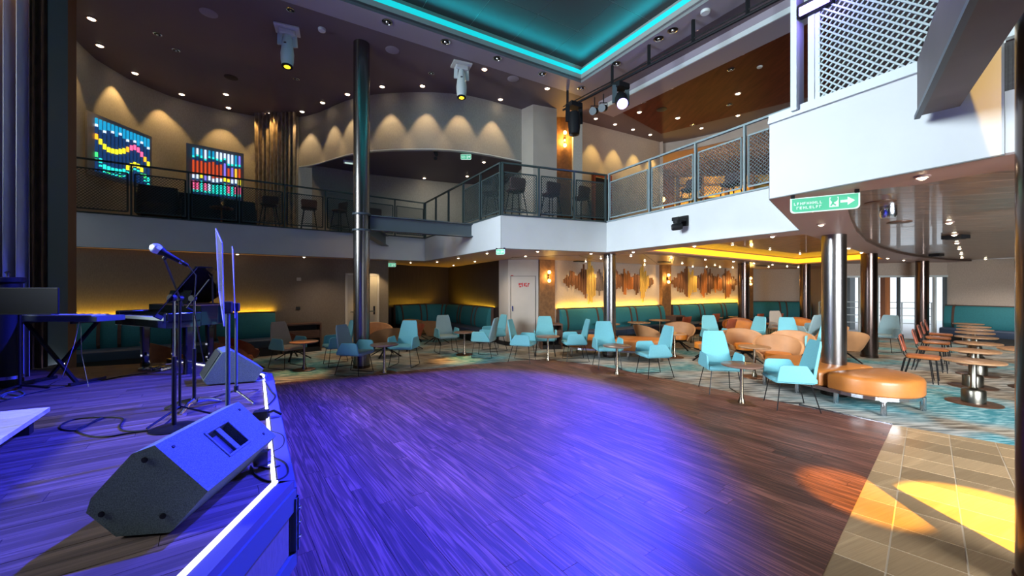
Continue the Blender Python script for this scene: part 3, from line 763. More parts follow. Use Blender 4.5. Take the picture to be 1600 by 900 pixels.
# ============================================================ DOWNLIGHTS
def dl_mesh(r, rim, core, axis=1):
    t = MB().lathe([(r*1.35, 0), (r*1.35, -.010), (r, -.014), (r*.9, -.004)], n=16)
    return t
dlp = None
ORD = ['leftmost', 'second from left', 'third from left', 'fourth from left', 'fifth from left', 'sixth from left', 'seventh from left', 'eighth from left', 'ninth from left', 'tenth from left', 'eleventh from left', 'twelfth from left']
ORR = ['rightmost', 'second from right', 'third from right', 'fourth from right', 'fifth from right', 'sixth from right', 'seventh from right', 'eighth from right', 'ninth from right', 'tenth from right', 'eleventh from right', 'twelfth from right']
def downlights(pts, z, r, label, group, lit=True):
    proto = None; base = label; pts = sorted(pts); n_ = len(pts)
    for i_, (x, y) in enumerate(pts):
        label = '%s, %s of the %d' % (base, ORD[i_] if i_ < (n_+1)//2 else ORR[n_-1-i_], n_)
        p = P(x, y, z)
        if proto is None:
            proto = thing('downlight', label, 'ceiling light', tuple(p), 0, group)
            MB().lathe([(r*1.4, 0), (r*1.4, -.010), (r*1.02, -.016), (r*.95, -.002)], n=18).build('trim_ring', M['chrome'] if not lit else M['soffit'], proto, smooth=True)
            MB().lathe([(r*.95, -.003), (r*.8, -.018), (r*.4, -.030), (.0001, -.034)] if lit else [(r*.98, -.003), (r*.6, -.010), (.0001, -.013)], n=18).build('lens', M['lamp'] if lit else M['black'], proto, smooth=True)
            if not lit: MB().lathe([(r*.45, -.014), (r*.35, -.03), (.0001, -.036)], n=12).build('gimbal', M['chrome'], proto, smooth=True)
        else: dup(proto, tuple(p), 0, label)
downlights([(143,29),(156,71),(211,114),(284,147),(353,147),(357,168),(420,177),(472,174),(504,160),(543,147),(597,135),(660,134),(757,108),(782,155),(855,138)], Z_C, .062, 'small warm downlight in the dark high ceiling', 'lit downlights in the high ceiling by the curved wall')
downlights([(970,108),(1087,45)], Z_C, .062, 'warm downlight between cyan recess and black pipe', 'lit downlights between the recess and the lighting pipe')
downlights([(931,185),(961,194),(989,202),(1016,210),(1096,200),(1153,180)], Z_C-.002, .055, 'warm downlight on the frame round the red ceiling', 'downlights edging the red ceiling')
downlights([(999,175),(1048,137),(1059,184),(1153,146),(1159,83)], Z_C-.032, .062, 'warm downlight set in the red wood ceiling', 'lit downlights in the red ceiling')
downlights([(605,34),(696,65),(777,91),(847,115),(908,137.5),(963,99),(1029,60),(1051,47)], Z_C-.062, .075, 'unlit chrome spotlight in the lilac recess band', 'chrome spotlights round the cyan recess', False)
downlights([(454,15),(674,114),(463,123),(246,53),(275,78)], Z_C, .055, 'unlit chrome spotlight in the dark high ceiling', 'unlit spotlights in the high ceiling', False)
downlights([(1005,159),(1082,195),(1142,108),(1140,163)], Z_C-.032, .062, 'unlit round fitting in the red wood ceiling', 'unlit fittings in the red ceiling', False)
downlights([(371,396.5),(475,401),(583,408),(641.6,409.6),(683,408.6),(708.6,414),(716,402.6),(742,408),(761,394.8)], Z_B, .035, 'tiny warm downlight under the stage-side balcony', 'downlights under the stage-side balcony')
downlights([(821,399.4),(840,392),(923.6,395.4),(939,403),(915,408),(989.5,393),(986,399),(1007.5,407),(1007,413),(978,412),(1049,402),(1066,411),(1082.5,416),(1102,405),(1104,416.5),(1117,413.5),(1125,417),(1146,408),(1145,417.5),(1178,411),(1207,413),(1201,416.5),(1230,416),(1247.5,417)], Z_B-.013, .035, 'tiny downlight in the ceiling before the wave art', 'downlights over the wave art lounge')
downlights([(1085,383.5),(1207,368.5),(1270,327),(1283,350),(1326,387),(1346,394),(1387,403),(1412,406),(1436,409),(1458,411),(1441,275)], Z_B, .035, 'warm downlight in the mauve soffit', 'downlights in the mauve soffit')
downlights([(1144.5,381.5),(1203,389),(1250,396)], Z_B+.22, .035, 'warm downlight inside the yellow ceiling cove', 'downlights in the yellow cove')
downlights([(1483,347),(1491,366),(1495,379),(1499,388),(1502,396),(1503,402),(1540,404)], Z_B+.053, .037, 'warm downlight in the glossy board ceiling', 'downlights in the glossy board ceiling')
downlights([(663,278),(730,275),(756,253)], Z_D, .05, 'warm downlight under the curved drum', 'downlights under the drum')
def flush(x, y, z, r, name, label, cat, m, th=.012):
    p = P(x, y, z); return MB().lathe([(r, 0), (r, -th*.6), (r*.9, -th), (.0001, -th)], tuple(p), 24).build(name, m, label=label, cat=cat, smooth=True)
for x, y, l in ((613,78,'right of the tall column top'), (802,123,'right of the right white moving head'), (326,20,'left of the left white moving head'), (361,121,'above the hung curtain')):
    flush(x, y, Z_C, .15, 'ceiling_speaker', 'round flush speaker in the high ceiling, '+l, 'speaker', M['ceilband'] if x != 361 else M['walldark'])
flush(1034, 171, Z_C-.03, .15, 'ceiling_speaker', 'round dark speaker in the red wood ceiling', 'speaker', M['plinth'])
flush(1375, 316, Z_B+.055, .13, 'ceiling_speaker', 'larger round dark speaker in the glossy board ceiling, nearest the exit sign', 'speaker', M['furnwood'])
flush(1405, 347, Z_B+.055, .13, 'ceiling_speaker', 'round dark speaker in the glossy board ceiling behind the clear cylinder', 'speaker', M['furnwood'])
flush(503, 45, Z_C, .075, 'smoke_detector', 'white smoke detector beside the left moving head', 'detector', M['white'], .05)
flush(1102, 17, Z_C-.06, .085, 'smoke_detector', 'white smoke detector at the top by the recess band', 'detector', M['white'], .05)
flush(1187, 104, Z_C-.032, .06, 'sprinkler_head', 'white round sprinkler rose in the red ceiling', 'sprinkler', M['white'], .03)
flush(1418, 401, Z_B+.055, .09, 'smoke_detector', 'pale dome detector at the far end of the board ceiling', 'detector', M['wallbeige'], .06)
p = P(1388, 322, Z_B+.055)
MB().lathe([(.075, 0), (.075, -.10), (.06, -.13), (.0001, -.13)], tuple(p), 20).build('cylinder_beacon', M['chrome'], label='short clear and chrome cylinder hanging from the board ceiling', cat='beacon', smooth=True)
for x, y, s_, l in ((1493, 368, .26, 'dark square cassette under the board ceiling among the row of downlights'), (1463, 397, .22, 'small dark cassette at the far end of the board ceiling')):
    p = P(x, y, Z_B+.055); t = thing('ceiling_cassette', l, 'ceiling unit', tuple(p))
    MB().box((0, 0, -.03), (s_, s_, .06), .3).build('housing', M['black'], t); MB().box((0, 0, -.065), (s_*.7, s_*.7, .01), .3).build('louvre', M['plinth'], t)
for x, y, l in ((906, 408, 'dark vent in the ceiling left of the balcony column'), (1038, 409, 'dark vent beside the gold pilaster ceiling'), (1190, 415, 'dark vent in the far laminate ceiling')):
    p = P(x, y, Z_B-.013); MB().box((p.x, p.y, p.z-.012), (.42, .2, .024), .55).build('ceiling_vent', M['plinth'], label=l, cat='vent')

# ============================================================ LIGHT SCALLOPS AND ROOM LAMPS
def scallop(x, y, z, off, nrm, power, ang=50, col=(1, .62, .22), down=2.2, push=.28):
    p = P(x, y, z)+Vector(nrm)*off; p.z = z-.04
    return spot('wall_washer', p, (p.x-nrm[0]*push, p.y-nrm[1]*push, p.z-down), power, col, ang, .5, .02)
upn = [(-.2,-1,0)]*14
for x, y, n in ((118, 60, (.9, -.4, 0)), (190, 118, (.75, -.66, 0)), (268, 151, (.45, -.9, 0)), (355, 174, (.25, -.97, 0))):
    scallop(x, y, Z_C, .42, n, 75, 62)
for x in (407, 420, 433, 446, 458): pass
scallop(412, 184, Z_C, .55, (0, -1, 0), 60, 50); scallop(440, 184, Z_C, .55, (0, -1, 0), 60, 50)
for x, y, n in ((487, 179, (-.6, -.8, 0)), (522, 165, (-.6, -.8, 0)), (552, 154, (-.45, -.9, 0)), (610, 145.5, (-.1, -1, 0)), (665, 144, (.05, -1, 0)), (718, 148, (.25, -.97, 0)), (772, 159, (.35, -.93, 0))):
    scallop(x, y, Z_C, .40, n, 75, 60, (1, .70, .36))
sd = (sw1-sw0).normalized(); sn = (sd.y, -sd.x, 0)
for tt_ in (.12, .38, .64, .88):
    p = lerp(sw0, sw1, tt_)+Vector(sn)*.38
    spot('wall_washer', (p.x, p.y, Z_C-.05), (p.x-sn[0]*.2, p.y-sn[1]*.2, 4.5), 95, (1, .72, .22), 56, .5, .02)
# art wall washers
for t_ in (.7, 1.6, 2.6, 3.6, 4.5, 6.0, 7.0, 8.0, 9.0):
    p = AW(t_, .5); q = AW(t_, .0)
    spot('art_washer', (p.x, p.y, Z_B-.05), (q.x, q.y, 1.2), 45, (1, .66, .3), 80, .8, .03)
# lounge downlights that really light furniture
for x, y, pw, c in ((14, 11.5, 70, (1, .9, .8)), (2.2, 9.8, 85, (1, .8, .6)), (4.6, 9.2, 85, (1, .8, .6)), (7.2, 10.5, 85, (1, .8, .6)), (9.8, 12.4, 85, (1, .8, .6)), (6.2, 7.3, 85, (1, .85, .7)), (8.6, 7.4, 85, (1, .85, .7)),
                (11.5, 10.6, 85, (1, .85, .7)), (-4.9, 10.6, 40, (1, .8, .6)), (-.6, 11.2, 40, (1, .8, .6)), (12.9, 8.0, 90, (1, .9, .8)), (14.6, 10.2, 70, (1, .9, .8))):
    spot('lounge_downlight', (x, y, Z_B-.06), (x, y, 0), pw, c, 130, .8, .04)
# warm wash on the white door and high ceiling fill
spot('door_downlight', (-4.15, 11.9, Z_B-.05), (-4.3, 12.6, 0), 55, (1, .75, .4), 75, .6, .03)
spot('added_upper_glow', (7.4, 13.2, 6.5), (7.6, 15.4, 4.6), 45, (1, .55, .2), 140, .8, .2)  # unseen warm spot added for the glow behind the pale railing
spot('drum_recess_fill', (-2.4, 12.4, 5.5), (-2.4, 13.6, 3.8), 60, (.95, .95, .85), 150, .9, .3)  # unseen fill added to lift the dark wall under the drum
spot('assumed_drape_glow', (-6.6, 4.9, 6.9), (-7.0, 5.4, 5.2), 60, (1, .5, .15), 70, .6, .05)  # assumed spot for the orange light on the upper curtain
spot('high_ceiling_warm', (3.0, 12.2, 4.6), (4.2, 12, 7.1), 40, (1, .45, .2), 120, .8, .1)
# ============================================================ FURNITURE
def rrect(w, d, r, n=4, cx=0, cy=0, z=0):
    pts = []
    for sx, sy, a0 in ((1, 1, 0), (-1, 1, 90), (-1, -1, 180), (1, -1, 270)):
        for k in range(n+1):
            a = R(a0+90*k/n); pts.append((cx+sx*(w/2-r)+r*math.cos(a), cy+sy*(d/2-r)+r*math.sin(a), z))
    return pts
def make_armchair(label, fab, fab2=None, group='aqua lounge armchairs'):
    """faces -Y, origin on floor below the seat"""
    t = thing('armchair', label, 'chair', (0, 0, 0), 0, group); f2 = fab2 or fab
    # seat
    MB().loft([rrect(.50, .50, .05, 3, 0, 0, z) for z in (.405, .41)]+[rrect(.51, .53, .07, 3, 0, -.01, z) for z in (.425, .455)]+[rrect(.48, .48, .06, 3, 0, -.01, .475)]).build('seat', M[f2], t, smooth=True)
    # tapered back shell
    rings = []
    for k in range(9):
        u = k/8; z = .44+.56*u; wd = .50-.16*u**1.3+(.02 if k < 2 else 0); y = .235+.13*u; th = .055-.02*u
        if k == 8: th = .02; wd -= .03; z -= .004
        rings.append([(x, y+yy+.05*(1-(2*x/wd)**2)*(1 if True else 0)-.03, z) for x, yy, _ in rrect(wd, th, th*.45, 3)])
    MB().loft(rings).build('backrest', M[f2], t, smooth=True)
    # arms: trapezoid wings flaring outward
    for s in (-1, 1):
        prof = [(-.245, .425), (-.215, .64), (-.17, .665), (.12, .665), (.25, .47), (.25, .42)]
        vs = []
        for off in (0, 1):
            for y, z in prof:
                fl = (z-.42)*.05
                vs.append((s*(.25+fl+off*.032), y, z))
        n = len(prof)
        MB().add(vs, [tuple(range(n)), tuple(range(n, 2*n))[::-1]]+[(i, (i+1) % n, (i+1) % n+n, i+n) for i in range(n)]).build('armrest', M[fab], t, bevel=.012, seg=2)
    fr = MB()
    for s in (-1, 1):
        x0 = s*.20; x1 = s*.255
        fr.tube([(x0, -.16, .405), (x0, -.18, .40), (x1, -.235, .012), (x1, -.20, .009), (x1, .26, .009), (x1, .30, .012), (x0, .20, .40), (x0, .17, .405)], .0075, 6)
    fr.bar((-.2, -.17, .398), (.2, -.17, .398), .014); fr.bar((-.2, .18, .398), (.2, .18, .398), .014)
    fr.build('sled_frame', M['blackmetal'], t, smooth=True)
    return t
def make_table(label, r, h, top='tabletop', base_r=.22, group=None, bell=0):
    t = thing('pedestal_table', label, 'table', (0, 0, 0), 0, group)
    MB().lathe([(r-.012, h-.028), (r, h-.018), (r, h-.004), (r-.006, h), (.0001, h)], n=40).build('tabletop', M[top], t, smooth=True)
    if bell: MB().lathe([(.13, .012), (.13, .19), (.115, .215), (.05, .23), (.035, .25), (.035, h-.03)], n=24).build('stem', M['pewter'], t, smooth=True)
    else: MB().lathe([(.052, .012), (.048, .05), (.026, .11), (.024, h-.03)], n=20).build('stem', M['brass'], t, smooth=True)
    MB().lathe([(base_r, 0), (base_r, .008), (base_r-.01, .014), (.0001, .016)], n=36).build('base_plate', M['basebrown'], t, smooth=True)
    return t
def make_tub(label, outer, inner, group='orange tub lounge chairs'):
    t = thing('tub_chair', label, 'chair', (0, 0, 0), 0, group)
    def ring(z, k, fl):                            # open shell profile, back +Y
        pts = []
        for i in range(25):
            a = R(-38+ (256)*i/24); pts.append(a)
        return pts
    ang = [R(-35+250*i/28) for i in range(29)]
    def hgt(a):
        b = max(0, math.sin(a)); return .46+.30*b**.7 if math.sin(a) > 0 else .46+.10*math.sin(a)
    def P0(a, z, inset=0):
        u = (z-.26)/.5; rx = .29+.24*u**.75-inset if u > 0 else .29-inset; ry = .28+.15*max(u, 0)-inset
        return (rx*math.cos(a), ry*math.sin(a)*(1 if math.sin(a) > 0 else .85), z)
    vo, vi = [], []
    rows = 6; n = len(ang); vs = []; fs = []
    for rr_ in range(rows+1):
        for a in ang: vs.append(P0(a, .26+(hgt(a)-.26)*rr_/rows))
    top0 = len(vs)
    for rr_ in range(rows+1):
        for a in ang: vs.append(P0(a, hgt(a)-.01-(hgt(a)-.30)*rr_/rows, .04))
    for r_ in range(2*rows+1):
        for k in range(n-1):
            a = r_*n+k; fs.append((a, a+1, a+n+1, a+n))
    # close ends
    for k in (0, n-1):
        for r_ in range(rows):
            fs.append((r_*n+k, (r_+1)*n+k, (2*rows+1-(r_+1))*n+k, (2*rows+1-r_)*n+k))
    MB().add(vs, fs).build('shell', M[outer], t, smooth=True)
    MB().loft([rrect(.46, .50, .2, 5, 0, -.03, z) for z in (.30, .40)]+[rrect(.44, .48, .2, 5, 0, -.03, .425), rrect(.30, .34, .14, 5, 0, -.03, .435)]).build('seat_cushion', M[inner], t, smooth=True)
    vs = []; fs = []
    m_ = [a for a in ang if math.sin(a) > .12]; nn = len(m_)
    for rr_ in range(5):
        for a in m_: vs.append(P0(a, .41+(hgt(a)-.05-.41)*rr_/4, .043))
    for r_ in range(4):
        for k in range(nn-1): a = r_*nn+k; fs.append((a, a+1, a+nn+1, a+nn))
    b_ = MB().add(vs, fs)
    b_.build('back_lining', M[outer if outer == 'tan' else inner], t, smooth=True)
    MB().lathe([(.27, .255), (.30, .275)], n=24).lathe([(.05, .20), (.06, .262)], n=12).build('underframe', M['black'], t)
    for k in range(4):
        a = R(45+90*k); c, s_ = math.cos(a), math.sin(a)
        MB().bar((c*.04, s_*.04, .225), (c*.40, s_*.40, .016), .035, .022).build('leg', M['blackmetal'], t)
    return t
def make_side_chair(label, seat, back, group):
    t = thing('side_chair', label, 'chair', (0, 0, 0), 0, group)
    MB().loft([rrect(.44, .42, .05, 3, 0, -.01, .44), rrect(.46, .45, .06, 3, 0, -.01, .455), rrect(.46, .45, .06, 3, 0, -.01, .475), rrect(.42, .41, .05, 3, 0, -.01, .485)]).build('seat', M[seat], t, smooth=True)
    rings = []
    for k in range(6):
        u = k/5; z = .56+.29*u; y = .235+.07*u; th = .03 if k < 5 else .012
        rings.append([(x, y+yy+.03*(2*x/.44)**2*-1+.02, z) for x, yy, _ in rrect(.43, th, th*.4, 3)])
    MB().loft(rings).build('backrest', M[back], t, smooth=True)
    fr = MB()
    for s in (-1, 1):
        fr.tube([(s*.20, .27, .84), (s*.20, .23, .50), (s*.20, .19, .44), (s*.19, -.18, .435), (s*.23, -.215, .0)], .009, 6)
        fr.tube([(s*.20, .15, .436), (s*.23, .25, .0)], .009, 6)
        fr.tube([(s*.19, -.10, .436), (s*.225, -.15, .0)], .008, 6)
        fr.tube([(s*.20, .22, .436), (s*.225, .30, .0)], .008, 6)
    fr.build('wire_frame', M['blackmetal'], t, smooth=True)
    return t
M['stoolfab'] = mat('dark_stool_fabric', (.07, .025, .025), .6)
def make_stool(label, m, group):
    t = thing('bar_stool', label, 'stool', (0, 0, 0), 0, group)
    MB().loft([rrect(.36, .34, .12, 4, 0, 0, .72), rrect(.42, .40, .15, 4, 0, 0, .75), rrect(.42, .40, .15, 4, 0, 0, .775)]).build('seat', M[m], t, smooth=True)
    rings = []
    for k in range(6):
        u = k/5; z = .77+.27*u; wv = .40+.05*u-(.06 if k == 5 else 0)
        rings.append([(x, .20-.12*(2*x/wv)**2+yy+.03*u, z) for x, yy, _ in rrect(wv, .035, .015, 3)])
    MB().loft(rings).build('backrest', M[m], t, smooth=True)
    for sx in (-1, 1):
        for sy in (-1, 1): MB().tube([(sx*.13, sy*.12, .72), (sx*.23, sy*.22, 0)], [.014, .010], 6).build('leg', M['blackmetal'], t)
    fr = MB(); c = [(.195, .19), (-.195, .19), (-.195, -.19), (.195, -.19)]
    for i in range(4): fr.bar((*c[i], .27), (*c[(i+1) % 4], .27), .014)
    fr.build('footrest', M['blackmetal'], t)
    return t

# ---- armchairs : (x, y, face dx, face dy, material, label)
arm = [
 (-4.93, 8.60, .9, -.42, 'blue', 'greychair', 'taupe-backed armchair with aqua arms at the leftmost lounge table'),
 (-3.98, 8.88, -.80, -.6, 'blue', 'blue', 'aqua armchair facing left at the leftmost lounge table'),
 (-3.18, 7.95, .97, -.22, 'blue', 'bluegrey', 'armchair with back shade painted in, touching the tall steel column, facing right'),  # shade on the back is put in as darker upholstery
 (-2.42, 8.75, -.12, -1, 'blue', 'blue', 'aqua armchair facing the viewer just right of the tall column table'),
 (-1.78, 10.6, .45, -.9, 'blue', 'bluegrey', 'grey-blue armchair facing the viewer by the dark alcove booth'),
 (-.72, 9.95, -.9, .25, 'blue', 'bluegrey', 'aqua armchair seen from its back at the table before the alcove'),  # shaded back painted with the grey-blue upholstery
 (-.52, 10.95, -.85, -.5, 'blue', 'blue', 'aqua armchair farthest back at the table before the alcove, near the pier'),
 (.27, 9.28, .93, -.30, 'blue', 'blue', 'aqua armchair facing right in front of the pier with the red sign'),
 (.86, 10.12, -.05, -1, 'blue', 'blue', 'aqua armchair facing the viewer behind the table before the gold sconce'),
 (1.50, 9.42, -1, -.08, 'blue', 'blue', 'aqua armchair facing left at the table before the gold sconce'),
 (2.08, 8.52, .02, -1, 'blue', 'blue', 'aqua armchair facing the viewer in front of the balcony corner column'),
 (2.80, 7.75, -1, -.15, 'blue', 'blue', 'aqua armchair facing left with its feet on the floor edge, right of the balcony column'),
 (3.50, 6.55, -.15, -1, 'blue', 'blue', 'large aqua armchair facing the viewer behind the nearest lounge table'),
 (4.05, 5.72, -.95, .25, 'blue', 'blue', 'nearest aqua armchair, seen from the side in front of the oval bench'),
 (5.45, 10.5, 0, -1, 'blue', 'blue', 'pale aqua armchair facing the viewer behind the pair of tan tub chairs'),
 (6.25, 10.25, -1, -.25, 'blue', 'blue', 'aqua armchair facing left behind the tan tub chairs'),
 (7.0, 9.75, -.25, -1, 'blue', 'blue', 'aqua armchair facing the viewer nearer the thick column, behind the tan tub chair'),
 (7.0, 8.75, -.9, -.5, 'blue', 'blue', 'aqua armchair half hidden by the thick bench column'),
 (8.70, 12.6, 0, -1, 'greychair', 'greychair', 'taupe armchair far back between the two wave-wall columns'),
 (9.35, 11.9, -1, -.1, 'bluegrey', 'bluegrey', 'grey-blue armchair just left of the thick bench column, far back'),
 (8.55, 11.3, -.2, .9, 'bluegrey', 'bluegrey', 'grey-blue armchair with its back to the viewer, left of the thick column'),
 (10.25, 10.75, -.9, -.4, 'bluegrey', 'bluegrey', 'grey-blue armchair alone in front of the bright windows'),
]
protos = {}
for i, (x, y, fx, fy, mA, mS, lab) in enumerate(arm):
    a = facing(fx, fy)
    if (mA, mS) not in protos:
        o = make_armchair(lab, mA, mS, 'lounge armchairs on wire sled frames'); o.location = (x, y, 0); o.rotation_euler = (0, 0, a); protos[(mA, mS)] = o
    else: dup(protos[(mA, mS)], (x, y, 0), a, lab)
# ---- lounge tables
tabs = [(-4.45, 8.36, .61, 'tablewood', 'small round wood-topped table at the leftmost pair of armchairs'),
 (-2.62, 8.02, .60, 'tabletop', 'small round table just right of the tall column'),
 (-1.25, 10.25, .60, 'tabletop', 'small round table before the dark alcove booth'),
 (.86, 9.36, .60, 'tabletop', 'small round table before the sconce pilaster and pier'),
 (2.11, 7.85, .60, 'tabletop', 'small round table on the dance floor edge before the balcony column'),
 (3.47, 5.90, .615, 'tabletop', 'nearest small round table, standing between two aqua armchairs on the wood floor'),
 (4.10, 9.85, .60, 'tablewood', 'round table between the tan tub chairs behind the middle armchair'),
 (4.75, 7.65, .60, 'tablewood', 'round table left of the oval bench before the tan tub chair'),
 (7.65, 11.0, .60, 'tablewood', 'round table among the far aqua armchairs'),
 (8.35, 12.05, .60, 'tabletop', 'far round table before the grey-blue armchair by the thick column')]
tp = {}
for x, y, h, m_, lab in tabs:
    if m_ not in tp:
        o = make_table(lab, .28, h, m_, .22, 'small round lounge tables'); o.location = (x, y, 0); tp[m_] = o
    else: dup(tp[m_], (x, y, 0), 0, lab)
# ---- tub chairs
tub = [(-2.35, 12.2, .3, 1, 'tan', 'tan', 'brown tub chair seen from behind at the dark alcove booth, right one'),
 (-3.15, 12.9, .2, 1, 'tan', 'tan', 'brown tub chair seen from behind at the alcove booth, left one'),
 (-2.95, 11.1, -.7, .5, 'rust', 'rust', 'dark brown tub chair behind the aqua armchair right of the tall column'),
 (-3.22, 10.0, -.6, .8, 'tan', 'tan', 'tan tub chair directly right of the tall column, seen from behind'),
 (-3.75, 11.0, .6, -.8, 'tan', 'orange', 'orange tub chair farthest right of the tall column before the white door'),
 (3.80, 10.75, .9, .4, 'tan', 'tan', 'tan tub chair turned away by the middle lounge table'),
 (4.75, 11.15, -.5, -.85, 'tan', 'orange', 'orange tub chair facing the viewer behind the middle lounge table'),
 (4.72, 9.45, -.75, .45, 'tan', 'orange', 'tan tub chair turned left behind the large aqua armchair'),
 (5.55, 9.3, -.2, -1, 'tan', 'orange', 'orange-seated tub chair facing the viewer behind the large aqua armchair'),
 (6.35, 8.85, -.55, -.8, 'tan', 'orange', 'orange-seated tub chair behind the small table left of the oval bench'),
 (5.45, 8.0, -.5, -.85, 'tan', 'orange', 'tan tub chair close behind the nearest side-on armchair'),
 (7.05, 11.95, -.4, -.9, 'rustorange', 'orange', 'bright orange tub chair behind the pale aqua armchair'),
 (8.35, 10.35, -.9, .1, 'tan', 'orange', 'orange tub chair peeking left of the thick column'),
 (7.35, 12.75, -.6, -.8, 'rustorange', 'orange', 'orange tub chair by the far taupe armchair'),
 (7.95, 9.35, .5, .85, 'tan', 'orange', 'orange tub chair seen from behind, right of the thick bench column'),
 (9.6, 12.9, -.2, -1, 'rustorange', 'orange', 'far orange chair against the windows right of the thick column'),
 (-5.35, 9.55, .5, .9, 'rust', 'rust', 'dark red tub chair behind the taupe-backed armchair'),
 (-6.6, 7.55, .4, .9, 'rustorange', 'rustorange', 'orange-red tub chair seen below the piano'),
 (-5.35, 7.55, .4, .9, 'rustorange', 'rustorange', 'orange-red tub chair behind the far monitor wedge'),
 (-5.75, 8.35, .4, .9, 'rust', 'rust', 'dark orange tub chair behind the clear music stands')]
tubp = {}
for x, y, fx, fy, a_, b_, lab in tub:
    if (a_, b_) not in tubp:
        o = make_tub(lab, a_, b_, 'leather tub chairs on black star legs'); o.location = (x, y, 0); o.rotation_euler = (0, 0, facing(fx, fy)); tubp[(a_, b_)] = o
    else: dup(tubp[(a_, b_)], (x, y, 0), facing(fx, fy), lab)
# ---- dining row on the right
rowd = Vector((.75, .66, 0)); perp = Vector((.66, -.75, 0))
ordn = ['first (nearest)', 'second', 'third', 'fourth', 'fifth', 'sixth', 'seventh', 'last']
pos = [P(x, y, .65) for x, y in ((1521, 563), (1520, 547), (1528, 535.5), (1525, 526), (1523, 519.5), (1523, 514.5), (1521, 510), (1513, 505.5))]
dt = None
for i, p in enumerate(pos):
    lab = '%s round wood table of the row on the right, counting from the viewer' % ordn[i]
    if dt is None: dt = make_table(lab, .33, .65, 'tablewood', .30, 'row of round dining tables on the right', 1); dt.location = (p.x, p.y, 0)
    else: dup(dt, (p.x, p.y, 0), 0, lab)
sc = None
for k in range(5):
    p = pos[k+1]; q = Vector((p.x, p.y, 0))-perp*.62+rowd*(-.05)
    lab = '%s rust leather chair of the row along the right-hand tables' % ordn[k]
    a = facing(perp.x, perp.y)
    if sc is None: sc = make_side_chair(lab, 'rustorange', 'rust', 'rust chairs along the dining row'); sc.location = q; sc.rotation_euler = (0, 0, a)
    else: dup(sc, q, a, lab)
o = make_table('large round wood-topped table cut by the right column', .46, .68, 'tablewood', .33, None); o.location = (9.1, 6.75, 0)
# ---- far rust dining chairs and tables in front of the art wall
far = [(5.35, 12.5, 'left of a pair at the first wave-wall booth'), (6.05, 12.45, 'right of a pair at the first wave-wall booth'), (7.0, 13.9, 'just left of the second wave-art column'),
       (8.55, 13.9, 'right behind the second wave-art column'), (9.3, 14.0, 'by the far teal booth under the blank wall'), (6.2, 11.5, 'nearest the pale aqua armchair')]
fc = None
for x, y, l in far:
    lab = 'dark rust side chair '+l
    if fc is None: fc = make_side_chair(lab, 'rustorange', 'rust', 'rust side chairs before the wave wall'); fc.location = (x, y, 0); fc.rotation_euler = (0, 0, facing(-.5, .85))
    else: dup(fc, (x, y, 0), facing(-.5, .85), lab)
ft = None
for x, y, l in ((2.95, 11.95, 'left of the balcony column'), (4.05, 12.45, 'right of the balcony column'), (5.05, 13.35, 'before the gold pilaster'), (7.5, 14.6, 'before the second wave art'), (8.6, 14.8, 'behind the second wave-art column')):
    lab = 'round brown table at the teal booth '+l
    if ft is None: ft = make_table(lab, .35, .66, 'tablewood', .25, 'round tables at the teal booths'); ft.location = (x, y, 0)
    else: dup(ft, (x, y, 0), 0, lab)

# ---- benches
def bench(name, label, c, a, L, W, joints, col_at=None):
    t = thing(name, label, 'bench', c, a)
    def outline(L, W, z, k=14):
        pts = []
        for i in range(k+1): an = R(-90+180*i/k); pts.append((L/2-W/2+W/2*math.cos(an), W/2*math.sin(an), z))
        for i in range(k+1): an = R(90+180*i/k); pts.append((-L/2+W/2+W/2*math.cos(an), W/2*math.sin(an), z))
        return pts
    xs = [-L/2]+joints+[L/2]
    for i in range(len(xs)-1):
        x0, x1 = xs[i]+.004, xs[i+1]-.004
        cl = [(x0, -W), (x1, -W), (x1, W), (x0, W)]
        rings = []
        for z, sh in ((.245, .02), (.265, 0), (.44, 0), (.47, .012), (.49, .04), (.505, .12), (.515, .25)):
            o_ = outline(L-2*sh, W-2*sh, z); cc = clip([(p[0], p[1]) for p in o_], [(max(x0, -L/2+sh)+ (sh if i > 0 else 0), -W), (x1-(sh if i < len(xs)-2 else 0), -W), (x1-(sh if i < len(xs)-2 else 0), W), (max(x0, -L/2+sh)+(sh if i > 0 else 0), W)])
            # resample radially for matching ring counts
            cx = (x0+x1)/2; ring = []
            for q in range(48):
                an = 2*math.pi*q/48; dx, dy = math.cos(an), math.sin(an); best = 0
                for j in range(len(cc)):
                    p, r_ = cc[j], cc[(j+1) % len(cc)]
                    ex, ey = r_[0]-p[0], r_[1]-p[1]; den = dx*ey-dy*ex
                    if abs(den) < 1e-9: continue
                    tt = ((p[0]-cx)*ey-(p[1])*ex)/den; uu = ((p[0]-cx)*dy-(p[1])*dx)/den
                    if tt > 0 and -1e-6 <= uu <= 1+1e-6: best = max(best, tt)
                ring.append((cx+dx*best, dy*best, z))
            rings.append(ring)
        MB().loft(rings).build('seat_cushion', M['tan'] if False else M['orangeb'], t, smooth=True)
    MB().prism([(p[0], p[1]) for p in outline(L-.06, W-.06, 0)], .195, .245).build('bench_frame', M['chrome'], t)
    for sx in (-.42, -.14, .14, .42):
        for sy in (-.34, .34):
            MB().lathe([(.03, 0), (.034, .01), (.034, .195)], (sx*L, sy*W, 0), 14).build('leg', M['chrome'], t, smooth=True)
    return t
M['orangeb'] = mat('orange_brown_bench_leather', (.43, .145, .028), .42, var=.14, scale=5, coat=.1, bump=.04, bscale=40)
bench('oval_bench', 'long oval orange leather bench wrapped round the thick steel column', (5.22, 6.32, 0), math.atan2(.96, -.28), 2.15, 1.2, [-.25])
bench('oval_bench', 'orange leather oval bench behind the armchairs at the balcony column', (2.62, 9.92, 0), math.atan2(-.37, .93), 2.5, 1.0, [0.0])
